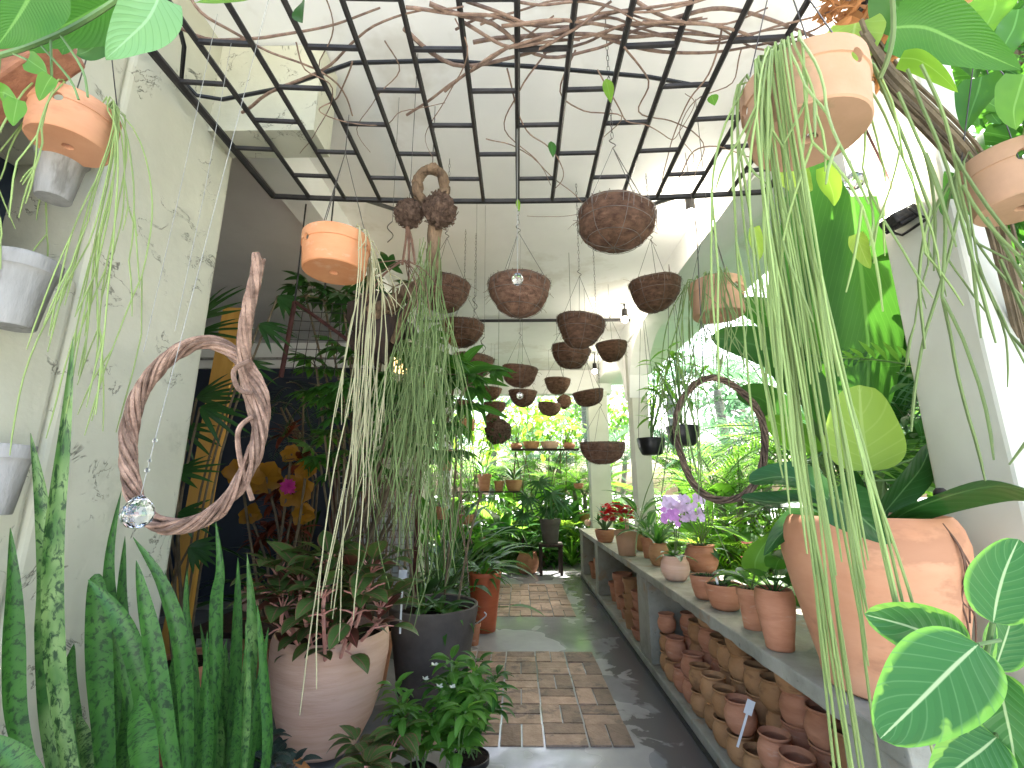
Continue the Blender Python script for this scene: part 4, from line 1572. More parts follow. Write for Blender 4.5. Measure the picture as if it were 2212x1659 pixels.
for px, py, d, lab in ((585, 1640, 1.9, 'small dark plant with silver-striped leaves under the pale pot'), (520, 1655, 1.75, 'low dark ground plant with pale veins at the foot of the snake plants')):
    c = P(px, py, d)
    t = thing('ground_plant', lab, 'ground plant', V((c.x, c.y, .06)))
    lm, sm_ = MB(), MB()
    for i in range(7):
        q = c + V((U(-.12, .12), U(-.1, .1), U(-.08, .04)))
        sm_.tube([V((c.x, c.y, .05)), q], .004, 5)
        rosette(lm, q, 7, .085, .05, (.1, 1.0), .8, 'ovate', .02, None, .002, .2, 5, U(0, 6))
    lm.build('leaves', M['fitt'], t)
    sm_.build('stems', M['stem_br'], t)
for px, py, lab in ((650, 1648, 'orange-brown dead leaf lying below the pale pot'), (470, 1650, 'curled dry leaf on the soil under the snake plants')):
    c = P(px, py, 2.0)
    mb = MB()
    ribbon(mb, pxl([(px - 20, py - 15), (px, py), (px + 26, py + 18)], 2.0), .035, 'lance', .4, .4)
    tag(mb.build('dead_leaf', M['dryleaf'], None, loc=c), lab, 'leaf')

# ------------------------------------------------------------------ wall pots at the left edge
for px, py, wd, D, H, lab in ((128, 375, 92, .17, .19, 'small white cement pot behind the pale hanging pot at the upper left'),
                          (42, 632, 120, .19, .22, 'grey cement pot with thick rim hung on the wall at the left edge'),
                          (2, 1035, 92, .17, .2, 'grey cement pot cut off at the left edge, lowest of the cement pots')):
    b = PX(px, py, -1.6 + D * .5 + .012)
    D = min(D, wd * -(RM.transposed() @ (b - CP)).z / FPX)
    b = b - UP * H / 2
    t = thing('wall_pot', lab, 'wall pot', b, 'cement pots on the pillar wall')
    mb = MB()
    pot_mesh(mb, 'cone', b, D, H, 32, fill=.85, wob=.03)
    mb.build('pot', M['cement'], t)
    MB().tube([b + V((0, -D * .5, H * .85)), b + V((-D * .5, 0, H * .9)), b + V((0, D * .5, H * .85))], .005, 6).build('bracket', M['iron'], t)

# ------------------------------------------------------------------ pots on the bench
BZ = .801
def bench_pot(px, py, wpx, hpx, kind, mat, label, name='potted_plant', cat='potted plant', soil=True, back=.35, **k):
    b0 = PZ(px, py, BZ)
    d = (RM.transposed() @ (b0 - CP)).z * -1
    D = wpx * d / FPX
    b = b0 + V((0, D * back, 0))
    b.x = min(1.66 - D * .3, b.x + D * back * .3)
    H = hpx * d / FPX * 1.03
    if kind in ('round',):
        D /= 1.2
    return potted(name, label, cat, kind, mat, b, D, H, soil, **k)


lm_, sp_ = None, None
# giant pot
base = PZ(1900, 1478, BZ)
base = V((1.335, 1.86, BZ))
t, top = potted('potted_plant', 'giant orange terracotta pot with large philodendron leaves at the near end of the bench', 'potted plant', 'urn', 'terra_giant', base, .565, .60, n=64, wob=.004, fill=.93)
lm, sm_ = MB(), MB()
for path, w_, d, ro, pf in (
    ([(1895, 1150), (1960, 1105), (2060, 1068), (2150, 1050), (2235, 1062)], .15, (1.75, 1.25), 1.05, 'banana'),
    ([(1795, 1070), (1835, 1095), (1880, 1135), (1925, 1175)], .16, (1.45, 1.38), .1, 'heart'),
    ([(1800, 1090), (1740, 1040), (1680, 1030), (1618, 1042)], .13, (1.7, 1.75), .7, 'banana'),
    ([(1805, 1110), (1740, 1085), (1670, 1085), (1600, 1075)], .11, (1.75, 1.9), .8, 'banana'),
    ([(1900, 1120), (1950, 1060), (1990, 1010), (2010, 960)], .12, (1.9, 2.0), .5, 'banana'),
    ([(1840, 1120), (1850, 1080), (1845, 1040), (1835, 1000)], .12, (1.95, 2.0), -.4, 'ovate'),
    ([(1790, 1130), (1740, 1120), (1690, 1150), (1650, 1200)], .12, (1.75, 1.85), .3, 'heart'),
):
    pp = pxl(path, d)
    ribbon(lm, pp, w_, pf, ro, .3, 6, 7, wav=.02)
    sm_.tube(smooth_path([top + V((U(-.05, .05), U(-.05, .05), 0)), (top + pp[0]) / 2 + UP * .06, pp[0]], 4), .008, 6)
lm.build('leaves', M['g_philo'], t)
sm_.build('stems', M['stem'], t)
mb = MB()
pp = pxl([(1880, 1018), (1872, 980), (1862, 920), (1856, 832)], (1.82, 1.86))
ribbon(mb, pp, .275, 'disc', -.1, .22, 7, 7, wav=.012)
o = mb.build('round_leaf', M['g_round'], t)
o['label'] = 'round lime green leaf'
MB().tube(smooth_path([top, (top + pp[0]) / 2 + V((.03, 0, .05)), pp[0]], 4), .008, 6).build('leaf_stalk', M['stem'], t)
mb = MB()
a0 = math.atan2(-1.86, -1.335) + rad(52)
q = []
for i in range(7):
    z = .585 - .075 * i
    rr_ = .285 * (.93 if i == 0 else (1.035 if i < 3 else 1.0 - .045 * (i - 2))) + .004
    a = a0 + .035 * i
    q.append(V((1.335 + rr_ * math.cos(a), 1.86 + rr_ * math.sin(a), BZ + z)))
for k in range(6):
    o = [p + V((U(-.012, .012), U(-.006, .006), U(-.01, .01))) * (i * .5) for i, p in enumerate(q)]
    mb.tube(smooth_path(o[:R.randint(4, 6)], 5), .0028, 5)
mb.build('aerial_roots', M['root'], t)
MB().ball(P(2032, 1068, 1.6), .022, 12, .1, (1, 1, 1.1)).build('bud', M['darkwood'], t)

# row of pots, near to far
t, top = bench_pot(1693, 1411, 80, 122, 'urn', 'terra', 'large plain terracotta pot with a broken rim, next to the giant pot')
lm = MB()
rosette(lm, top, 9, .16, .10, (.3, 1.3), 1.0, 'heart', .12, lm, .003, .25, 6, cr=5)
lm.build('leaves', M['g_mid'], t)
t, top = bench_pot(1634, 1364, 60, 82, 'flower', 'terra', 'terracotta pot with one big lime heart-shaped leaf, on the bench')
lm, sm_ = MB(), MB()
pp = pxl([(1628, 1245), (1612, 1215), (1640, 1180), (1672, 1150)], 2.15)
ribbon(lm, pxl([(1632, 1232), (1632, 1212), (1648, 1180), (1680, 1145)], 2.15), .13, 'heart', .2, .3, 6, 7)
sm_.tube(smooth_path([top, (top + P(1632, 1232, 2.15)) / 2, P(1632, 1232, 2.15)], 4), .004, 6)
rosette(lm, top, 7, .09, .06, (.3, 1.2), .9, 'ovate', .06, sm_, .003)
lm.build('leaves', M['g_light'], t)
sm_.build('stems', M['stem'], t)
t, top = bench_pot(1572, 1323, 80, 52, 'bowl', 'terra', 'wide terracotta bowl of tiny succulents with a white label, on the bench')
lm = MB()
for i in range(60):
    a, r_ = U(0, 6.28), U(0, .055)
    rosette(lm, top + V((math.cos(a) * r_, math.sin(a) * r_, .003)), 4, .035, .010, (.2, 1.2), .6, 'lance', 0, None, 0, .2, 3, U(0, 6))
lm.leaf(top + V((.03, .02, .01)), (.3, .2, .9), .10, .055, 1.3, .2, 'ovate', 6)
lm.build('succulents', M['g_dark'], t)
bevel(MB().box(-.007, .007, -.001, .001, -.02, .055, Matrix.Translation(top + V((-.045, -.03, .01))) @ Matrix.Rotation(-.2, 4, 'Y')).build('label_stake', M['stake'], t), .001)
t, top = bench_pot(1527, 1298, 60, 48, 'bowl', 'terra', 'terracotta bowl with low grey-green cover, partly behind the bowl with the white label')
lm = MB()
for i in range(50):
    a, r_ = U(0, 6.28), U(0, .05)
    rosette(lm, top + V((math.cos(a) * r_, math.sin(a) * r_, .003)), 4, .032, .009, (.2, 1.2), .6, 'lance', 0, None, 0, .2, 3, U(0, 6))
lm.leaf(top + V((.05, .0, .01)), (.6, -.2, .6), .13, .07, 1.3, .2, 'ovate', 6)
lm.build('succulents', M['g_dark'], t)
t, top = bench_pot(1461, 1257, 62, 50, 'round', 'terra_pale', 'round salmon pot with a purple orchid, at the front edge of the bench')
lm, sm_, fm = MB(), MB(), MB()
rosette(lm, top, 5, .17, .07, (.2, .9), 1.1, 'oval', 0, None, 0, .25, 6, cr=5)
for k in range(3):
    e = P(1452 + k * 8, 1125 + k * 6, 2.85)
    sm_.tube(smooth_path([top, (top + e) / 2 + V((.02, .02, .04)), e], 5), .0035, 5)
def orchid(fm, c, r):
    dn = (CP - c).normalized() + V((U(-.6, .6), U(-.3, .3), U(-.3, .5)))
    dn.normalize()
    s_ = dn.cross(UP).normalized()
    u_ = s_.cross(dn)
    for j in range(5):
        a = 2 * math.pi * j / 5 + .3
        fm.leaf(c, s_ * math.cos(a) + u_ * math.sin(a) + dn * .25, r, r * .9, .4, .1, 'oval', 3, 0, 3, 0, dn)
for k in range(16):
    orchid(fm, P(1448 + U(-16, 18), 1118 + U(-20, 18), 2.85 + U(-.06, .06)), .022)
lm.build('leaves', M['g_dark'], t)
sm_.build('stems', M['stem'], t)
each(fm, 'flower', M['purple'], t, 5)
t, top = bench_pot(1530, 1240, 72, 56, 'round', 'terra', 'large round brown-pink pot with pale lilac orchids above it, behind the salmon pot')
lm, sm_, fm = MB(), MB(), MB()
rosette(lm, top, 8, .20, .075, (.05, .7), 1.2, 'oval', 0, None, 0, .25, 6, cr=5)
for k in range(8):
    e = P(1455 + k * 12, 1100 + U(-14, 14), 3.05 + U(-.1, .1))
    sm_.tube(smooth_path([top + V((U(-.03, .03), U(-.03, .03), 0)), (top + e) / 2 + V((.05, .02, .03)), e], 5), .004, 5)
for k in range(70):
    orchid(fm, P(1480 + U(-46, 38), 1096 + U(-24, 26), 3.05 + U(-.14, .14)), .026)
lm.build('leaves', M['g_dark'], t)
sm_.build('stems', M['stem'], t)
each(fm, 'flower', M['lilac'], t, 5)
t, top = bench_pot(1566, 1238, 44, 34, 'cone', 'blackpl', 'black plastic pot half hidden behind the lilac orchid pot', back=.6)
lm = MB()
rosette(lm, top, 8, .2, .05, (.3, 1.2), .9, 'lance', .03)
lm.build('leaves', M['g_dark'], t)
t, top = bench_pot(1425, 1224, 44, 46, 'round', 'jar', 'dark brown round pot just left of the salmon orchid pot')
lm = MB()
rosette(lm, top, 12, .30, .05, (.7, 1.45), .8, 'strap', 0, None, 0, .2, 7)
lm.build('leaves', M['g_mid'], t)
t, top = bench_pot(1404, 1207, 36, 42, 'flower', 'terra', 'small terracotta pot with striped leaves, right next to the dark round pot')
lm = MB()
rosette(lm, top, 18, .36, .085, (.3, 1.35), 1.2, 'lance', .12, lm, .004, .25, 7, cr=5)
lm.build('leaves', M['hosta'], t)
t, top = bench_pot(1386, 1192, 30, 34, 'round', 'jar', 'small shadowed brown pot with grassy leaves, behind the tall-rimmed pot', back=.6)
lm = MB()
rosette(lm, top, 26, .24, .014, (.5, 1.4), 1.2, 'strap', 0, None, 0, .1, 6)
rosette(lm, top + UP * .15, 10, .45, .11, (.5, 1.35), 1.1, 'lance', .15, lm, .004, .25, 7, cr=5)
lm.build('leaves', M['hosta'], t)
t, top = bench_pot(1354, 1202, 53, 51, 'flower', 'terra_moss', 'brown thick-rimmed flower pot with a few pale upright stems, at the bench edge')
lm, sm_ = MB(), MB()
rosette(lm, top + UP * .12, 9, .22, .035, (.3, 1.3), .9, 'lance', .05, sm_, .005)
sm_.tube([top, top + V((.0, 0, .2))], .008, 6)
sm_.tube([top + V((.02, 0, 0)), top + V((.03, 0, .16))], .007, 6)
lm.build('leaves', M['g_light'], t)
sm_.build('stems', M['pink'], t)
t, top = bench_pot(1306, 1173, 44, 26, 'bowl', 'terra', 'pale tan bowl with a green spiny plant and bright red flowers, far along the bench')
lm, sm_, fm = MB(), MB(), MB()
for k in range(5):
    e = top + V((U(-.1, .22), U(-.1, .1), U(.1, .26)))
    sm_.tube([top, (top + e) / 2 + UP * .02, e], .02, 8)
    rosette(lm, e, 12, .13, .03, (-.2, 1.2), .6, 'lance')
c = P(1334, 1110, 5.4)
for k in range(34):
    q = c + V((U(-.17, .17), U(-.12, .12), U(-.1, .1)))
    rosette(fm, q, 5, .085, .065, (.0, .9), .4, 'ovate', 0, None, 0, .15, 3, U(0, 6))
sm_.tube(smooth_path([top, (top + c) / 2, c], 4), .012, 6)
lm.build('leaves', M['g_dark'], t)
sm_.build('stems', M['stem'], t)
each(fm, 'flower', M['red_fl'], t, 5)
t, top = bench_pot(1262, 1128, 22, 18, 'bowl', 'jar', 'dark bowl at the far end of the bench', 'clay_bowl', 'bowl')
c = PZ(1270, 1137, BZ)
t = thing('clay_ball', 'small tan clay ball beside the dark bowl at the far end of the bench', 'clay ball', c)
MB().ball(c + UP * .065, .068, 18, .04, (1, 1, .92)).build('ball', M['terra_pale'], t)
MB().tube([c + UP * .12, c + UP * .135], .012, 8).build('stub', M['terra_pale'], t)
# pink anthurium behind
b = V((1.95, 3.2, -.05))
t = thing('anthurium', 'pink anthurium flower glimpsed in the garden behind the bench pots', 'flower', b)
lm, sm_ = MB(), MB()
for px, py, L in ((1612, 1175, .09), (1607, 1205, .06)):
    e = P(px, py, 3.3)
    sm_.tube(smooth_path([b, (b + e) / 2 + V((.05, 0, .1)), e], 4), .005, 5)
    lm.leaf(e, (-.2, -.9, .4), L, L * .9, .5, .2, 'heart', 5)
lm.build('flower', M['pinkfl'], t)
lg = MB()
rosette(lg, b + UP * .5, 12, .2, .12, (.2, 1.2), .8, 'heart', .3, sm_, .005)
lg.build('leaves', M['g_mid'], t)
sm_.build('stems', M['stem'], t)

# ------------------------------------------------------------------ jars under the bench
def jar_proto(kind, D, H, mat):
    mb = MB()
    pot_mesh(mb, kind, (0, 0, 0), D, H, 30, fill=.25, wob=.02)
    o = mb.build('clay_jar', M[mat], None)
    return o
JG = 'clay jars stored under the bench'
protos = [jar_proto('jar', .142, .158, 'jar'), jar_proto('jar', .150, .165, 'terra'), jar_proto('jar', .138, .150, 'jar')]
PZ0 = .0695
used = set()
def put_jar(k, x, y, z, label, s=1):
    o = protos[k]
    if k in used:
        o = protos[k].copy()
        COL.objects.link(o)
    used.add(k)
    o.location = (x, y, z)
    o.rotation_euler = (U(-.03, .03), U(-.03, .03), U(0, 6.28))
    o.scale = (s * U(.97, 1.03), s * U(.97, 1.03), s)
    tag(o, label, 'jar', JG)
J1 = 'ochre clay jar at the front of the rows under the near bay of the bench'
J2 = 'shadowed clay jar in the back rows under the near bay of the bench'
y = 4.08
col = 0
ytop = {0: 3}
while y > 1.92:
    nf = 3 if col == 0 else (1 if col in (2, 8) else 2)
    for k in range(nf):
        lab = J1
        if col == 0:
            lab = ['bottom jar of the three-jar stack beside the bench pier', 'middle jar of the three-jar stack beside the bench pier', 'top jar of the three-jar stack beside the bench pier'][k]
        put_jar(R.randint(0, 2), 1.20 + U(-.012, .012), y, PZ0 + k * .146, lab, .98 - (.06 * k if col == 0 else 0))
    for row, x in ((1, 1.37), (2, 1.545)):
        for k in range(3 if (col + row) % 3 else 4):
            put_jar(R.randint(0, 2), x + U(-.015, .015), y + U(-.02, .02) - .08, PZ0 + k * .146, J2)
    y -= .178
    col += 1
c = PZ(1607, 1560, .45)
c = P(1600, 1590, 2.15)
t = thing('plant_label', 'white plastic label on a stake poking out of a jar under the bench', 'plant label', c)
m = Matrix.Translation(c) @ Matrix.Rotation(.42, 4, 'Y')
bevel(MB().box(-.006, .006, -.001, .001, -.05, .13, m).build('stake', M['stake'], t), .001)
bevel(MB().box(-.02, .02, -.0035, -.0015, .10, .165, m).build('plate', M['stake'], t), .001)
# second bay: saucer and bowl stacks, third bay: pots
for k in range(5):
    mb = MB()
    b = V((1.215 + .012 * (k % 2), 4.86, PZ0 + k * .085))
    pot_mesh(mb, 'bowl', b, .25 - .008 * k, .105, 32, fill=.3, wob=.02)
    tag(mb.build('clay_bowl', M['terra'], None, loc=b), ['lowest', 'second lowest', 'middle', 'second highest', 'topmost'][k] + ' bowl of the bowl stack under the second bay of the bench', 'bowl', 'stack of bowls under the bench')
for k in range(3):
    mb = MB()
    b = V((1.20, 5.25, PZ0 + k * .15))
    pot_mesh(mb, 'flower', b, .2 - .01 * k, .19, 28, fill=.3, wob=.02)
    tag(mb.build('clay_pot', M['jar'], None, loc=b), ['bottom', 'middle', 'top'][k] + ' pot of the nested pot stack behind the bowl stack under the bench', 'pot')
for x, y in ((1.45, 4.95), (1.45, 5.3), (1.25, 5.62), (1.5, 5.7), (1.28, 6.05), (1.5, 6.1), (1.3, 6.45)):
    mb = MB()
    b = V((x, y, PZ0))
    pot_mesh(mb, 'flower', b, .24, .28 + U(-.06, .2), 28, fill=.3, wob=.02)
    tag(mb.build('clay_pot', M['terra'], None, loc=b), 'plain terracotta pot stored in shade under the second bay of the bench', 'pot', 'pots stored under the second bay')
for x, y in ((1.25, 7.2), (1.3, 7.6), (1.28, 8.0)):
    mb = MB()
    b = V((x, y, PZ0))
    pot_mesh(mb, 'flower', b, .26, .3 + U(-.06, .1), 24, fill=.3, wob=.02)
    tag(mb.build('clay_pot', M['terra'], None, loc=b), 'terracotta pot in deep shade under the farthest bay of the bench', 'pot', 'pots stored under the far bay')

# ------------------------------------------------------------------ fig branch, near right corner
c = P(2140, 1480, .66)
t = thing('fig_branch', 'leafy variegated fig branch reaching in at the lower right corner', 'plant', c)
for path, w_, d, ro in (
    ([(2112, 1392), (2060, 1440), (1985, 1515), (1902, 1596)], 182, (.63, .60), .05),
    ([(2095, 1402), (2040, 1385), (1960, 1352), (1868, 1328)], 140, (.67, .70), -.1),
    ([(2146, 1345), (2155, 1290), (2172, 1230), (2200, 1165)], 128, (.66, .68), .15),
    ([(2155, 1450), (2168, 1520), (2185, 1600), (2200, 1700)], 125, (.62, .58), .1),
    ([(2150, 1445), (2165, 1400), (2178, 1360), (2186, 1325)], 92, (.72, .74), .5),
    ([(2152, 1592), (2120, 1620), (2080, 1650), (2015, 1700)], 128, (.6, .58), -.1),
    ([(2140, 1460), (2125, 1440), (2135, 1400), (2150, 1350)], 52, (.70, .72), 1.1),
    ([(2135, 1530), (2120, 1520), (2118, 1480), (2122, 1440)], 40, (.70, .72), 1.2),
):
    mb = MB()
    ribbon(mb, pxl(path, d), w_ * d[0] / FPX * .92, 'oval', ro, .22, 7, 9, wav=.008)
    mb.build('leaf', M['g_fig'], t)
sm_ = MB()
sm_.tube(smooth_path([P(2250, 1760, .6), P(2180, 1620, .63), P(2140, 1500, .66), P(2128, 1440, .67), P(2145, 1345, .66)], 5), .0034, 8)
sm_.tube([P(2112, 1392, .63), P(2160, 1383, .66)], .0026, 6)
sm_.tube([P(2138, 1480, .66), P(2155, 1450, .62)], .0026, 6)
sm_.tube([P(2140, 1500, .66), P(2152, 1592, .6)], .0026, 6)
sm_.build('stem', M['stem'], t)

# ------------------------------------------------------------------ big leaves outside the right columns
t = thing('banana_plant', 'giant paddle-leaved plant glowing in the sun outside, beside the big column', 'plant', V((2.7, 3.7, -.05)))
sm_ = MB()
for path, w_, d, ro, m in (
    ([(1790, 120), (1825, 320), (1855, 540), (1876, 760), (1868, 935)], .50, (3.1, 2.9), .25, 'g_big'),
    ([(1735, 860), (1750, 740), (1762, 600), (1790, 450)], .36, (3.4, 3.2), -.2, 'g_mid'),
    ([(1735, 850), (1690, 770), (1630, 745), (1535, 728)], .32, (3.4, 3.3), .2, 'g_dark'),
    ([(1745, 800), (1700, 720), (1655, 680), (1590, 655)], .30, (3.6, 3.7), .3, 'g_mid'),
    ([(1962, 620), (1968, 720), (1962, 830), (1945, 915)], .24, (3.2, 3.2), .5, 'g_philo'),
    ([(1730, 960), (1690, 900), (1640, 860), (1590, 850)], .28, (3.7, 3.8), .2, 'g_dark'),
    ([(1760, 980), (1720, 940), (1690, 920), (1650, 900)], .22, (3.2, 3.1), -.3, 'g_light'),
    ([(1780, 860), (1830, 760), (1880, 680), (1930, 600)], .34, (3.8, 3.9), .1, 'g_dark'),
    ([(1900, 560), (1930, 650), (1945, 760), (1930, 860)], .30, (3.4, 3.4), -.5, 'g_big'),
    ([(1775, 250), (1745, 420), (1725, 580), (1730, 700)], .30, (3.5, 3.4), .4, 'g_big'),
    ([(1900, 1020), (1950, 1000), (1990, 960), (2020, 920)], .26, (3.0, 3.0), .3, 'g_mid'),
    ([(1840, 960), (1790, 900), (1760, 850), (1740, 780)], .26, (3.0, 3.1), .6, 'g_mid'),
):
    pp = pxl(path, d)
    mb = MB()
    ribbon(mb, pp, w_, 'banana', ro, .3, 7, 7, wav=.015)
    mb.build('leaf', M[m], t)
    b0 = V((2.7 + U(-.15, .15), 3.7 + U(-.1, .1), -.05))
    sm_.tube(smooth_path([b0, b0 + V((0, 0, 1.0)), (b0 + pp[0]) / 2 + V((0, 0, .5)), pp[0]], 5), .03, 8)
sm_.build('stalks', M['stem'], t)
mb = MB()
mb.tube(smooth_path([V((2.62, 3.6, -.05)), V((2.55, 3.5, 1.2)), P(1725, 760, 3.5)], 4), .07, 10)
mb.build('trunk', M['darkwood'], t)

# ------------------------------------------------------------------ climbers at the two top corners
t = thing('climbing_vine', 'broad-leaved climber over the top left corner, its leaves glowing', 'climbing plant', P(120, 60, .85))
for path, w_, d, ro, m in (
    ([(345, -10), (320, 40), (275, 85), (228, 128)], 96, (.86, .80), .1, 'g_crinkle'),
    ([(330, -40), (250, 0), (170, 40), (60, 95)], 150, (.95, .90), -.3, 'g_big'),
    ([(90, -60), (60, 0), (30, 50), (-10, 105)], 120, (.8, .8), .2, 'g_big'),
    ([(270, 60), (230, 80), (190, 110), (165, 118)], 60, (.98, .98), .4, 'g_mid'),
    ([(60, 128), (74, 138), (92, 150), (102, 158)], 42, (.85, .85), .1, 'g_light'),
    ([(112, 165), (102, 180), (92, 200), (84, 218)], 34, (.85, .85), .6, 'g_light'),
    ([(-6, 200), (8, 200), (24, 208), (38, 215)], 38, (.85, .85), .2, 'g_light'),
    ([(38, 215), (34, 235), (30, 255), (28, 272)], 36, (.85, .85), .4, 'g_light'),
    ([(30, 80), (60, 60), (75, 30), (70, -10)], 80, (1.0, 1.0), .3, 'g_mid'),
    ([(180, 30), (150, 60), (140, 90), (135, 118)], 60, (1.0, 1.0), .2, 'g_big'),
    ([(560, -20), (520, -5), (470, 0), (420, 6)], 40, (1.1, 1.1), 1.0, 'g_lime'),
):
    mb = MB()
    ribbon(mb, pxl(path, d), w_ * d[0] / FPX * 1.1, 'heart', ro, .25, 6, 7, wav=.03)
    mb.build('leaf', M[m], t)
sm_ = MB()
sm_.tube(smooth_path(pxl([(-60, 135), (40, 108), (140, 68), (230, 15), (290, -30)], .86), 5), .005, 6)
for q in ([(20, 112), (60, 130)], [(110, 85), (112, 165)], [(90, 100), (150, 170), (170, 215)], [(0, 118), (-6, 200)], [(130, 75), (178, 150), (190, 210)]):
    sm_.tube(smooth_path(pxl(q, .86), 4), .0022, 5)
sm_.build('stem', M['stem'], t)

t = thing('climbing_vine', 'large-leaved climber crowding the top right corner above the big column', 'climbing plant', P(2050, 80, 1.4))
for path, w_, d, ro, m in (
    ([(1925, 60), (2000, 60), (2090, 100), (2205, 150)], 110, (1.3, 1.2), -.2, 'g_big'),
    ([(1945, 125), (1985, 130), (2030, 160), (2070, 200)], 48, (1.25, 1.2), .6, 'g_lime'),
    ([(1848, 50), (1838, 100), (1830, 150), (1825, 205)], 105, (1.55, 1.5), .1, 'g_round'),
    ([(2090, -20), (2060, -5), (2030, 10), (2005, 25)], 60, (1.3, 1.3), .5, 'brom'),
    ([(2120, 165), (2112, 200), (2098, 240), (2085, 285)], 70, (1.5, 1.5), .2, 'g_mid'),
    ([(2212, 160), (2200, 200), (2190, 240), (2195, 280)], 80, (1.3, 1.3), -.2, 'g_light'),
    ([(1915, -30), (1940, 20), (1990, 50), (2050, 60)], 80, (1.5, 1.5), .2, 'g_mid'),
    ([(2140, -40), (2150, 10), (2130, 60), (2120, 100)], 80, (1.5, 1.5), .4, 'g_light'),
    ([(2200, 20), (2190, 60), (2170, 100), (2160, 150)], 70, (1.6, 1.6), -.3, 'g_mid'),
    ([(1700, 345), (1715, 375), (1735, 400), (1755, 412)], 58, (1.9, 1.9), .2, 'g_round'),
    ([(1780, 360), (1790, 390), (1800, 420), (1802, 445)], 42, (1.9, 1.9), -.3, 'g_lime'),
    ([(1630, 490), (1634, 520), (1640, 545), (1638, 565)], 26, (2.2, 2.2), .2, 'g_round'),
    ([(1850, 505), (1858, 530), (1870, 560), (1880, 580)], 34, (2.2, 2.2), .3, 'g_round'),
    ([(2080, 470), (2066, 430), (2060, 400), (2040, 370)], 60, (1.8, 1.8), .2, 'g_big'),
    ([(2010, 350), (2040, 370), (2060, 400), (2090, 440)], 50, (1.9, 1.9), .1, 'g_big'),
    ([(2040, 60), (2080, 90), (2100, 130), (2110, 170)], 60, (1.7, 1.7), .1, 'g_dark'),
):
    mb = MB()
    ribbon(mb, pxl(path, d), w_ * d[0] / FPX * 1.1, 'heart', ro, .25, 6, 7, wav=.02)
    mb.build('leaf', M[m], t)
sm_ = MB()
for k in range(16):
    o = U(-26, 26)
    q = [(1865 + o * .5, 60 + U(-20, 20)), (1920 + o, 160 - o * .6), (2010 + o, 250 - o * .8), (2085 + o, 330 - o * .8), (2140 + o, 420 - o * .5), (2180 + o, 560), (2230 + o, 760)]
    sm_.tube(smooth_path(pxl(q[:R.randint(5, 7)], U(1.45, 1.7)), 5), U(.004, .011), 6)
sm_.build('woody_stems', M['stem_br'], t)
mb = MB()
for k in range(260):
    p = P(U(1770, 1935), U(-50, 190), U(1.55, 1.85))
    if p.z < GZ - .1 and U(0, 1) < .5:
        continue
    mb.leaf(p, (U(-1, 1), U(-1, 1), U(-1, .3)), U(.05, .12), U(.02, .05), U(.5, 3), .5, 'ovate', 4, U(0, 3))
tag(mb.build('dry_leaf_pile', M['dryleaf'], None, loc=P(1860, 60, 1.7)), 'heap of crisp orange-brown dead leaves caught on the trellis top right', 'dead leaves', None, 'stuff')
# dark foliage backdrop behind the right corner climber
t = thing('leafy_shrub', 'dense sunlit shrub filling the gap right of the big column', 'shrub', V((3.3, 2.6, -.05)))
lm, sm_ = MB(), MB()
for k in range(1500):
    p = P(U(1960, 2500), U(-200, 980), U(2.25, 3.3))
    if p.x < 2.0:
        continue
    lm.leaf(p, (U(-1, 1), U(-1, .4), U(-1, .4)), U(.10, .26), U(.05, .12), U(.3, 1.2), .2, R.choice(['heart', 'ovate', 'lance']), 5, U(-.6, .6))
for k in range(9):
    b0 = V((3.3 + U(-.4, .4), 2.6 + U(-.4, .4), -.05))
    e = P(U(2020, 2300), U(0, 500), 2.9)
    sm_.tube(smooth_path([b0, (b0 + e) / 2 + V((U(-.2, .2), 0, .3)), e], 5), .018, 6)
lm.build('leaves', M['g_mid'], t)
sm_.build('stems', M['stem_br'], t)

# ------------------------------------------------------------------ lady palm at the left
base = PZ(445, 1330, .002)
base = V((-2.0, 3.0, .002))
t, top = potted('potted_plant', 'brown pot holding a tall lady palm between the scarred pillar and the yellow board', 'potted plant', 'barrel', 'terra', base, .44, .50, fill=.9)
lm, sm_ = MB(), MB()
for bx, by, d, dx, dy, k, L in (
    (425, 690, 3.0, .5, .9, 6, .40), (430, 720, 2.9, .9, .35, 5, .38), (425, 860, 3.0, .9, .5, 7, .40), (432, 880, 2.9, .8, -.2, 6, .36),
    (380, 920, 2.9, .7, -.5, 6, .3), (378, 1020, 2.8, .9, .2, 6, .26), (385, 1110, 2.8, .8, -.1, 6, .26), (410, 1180, 2.7, .6, -.4, 8, .2),
    (560, 700, 3.1, .9, -.3, 6, .30), (600, 640, 3.2, .8, -.4, 6, .26), (385, 830, 2.9, -.2, -.8, 6, .2), (520, 780, 3.1, .6, -.5, 6, .3)):
    p = P(bx, by, d)
    dv = RM @ V((dx, dy, -.25))
    palmate(lm, p, dv, k, L, .036, 1.9, .45, 'strap', V((0, -.8, .5)), 5)
    sm_.tube(smooth_path([top + V((U(-.06, .06), U(-.06, .06), 0)), V(((top.x + p.x) / 2 - .1, (top.y + p.y) / 2, (top.z + p.z) / 2 + .1)), p], 5), .007, 6)
lm.build('leaves', M['g_dark'], t)
sm_.build('stems', M['stem_br'], t)

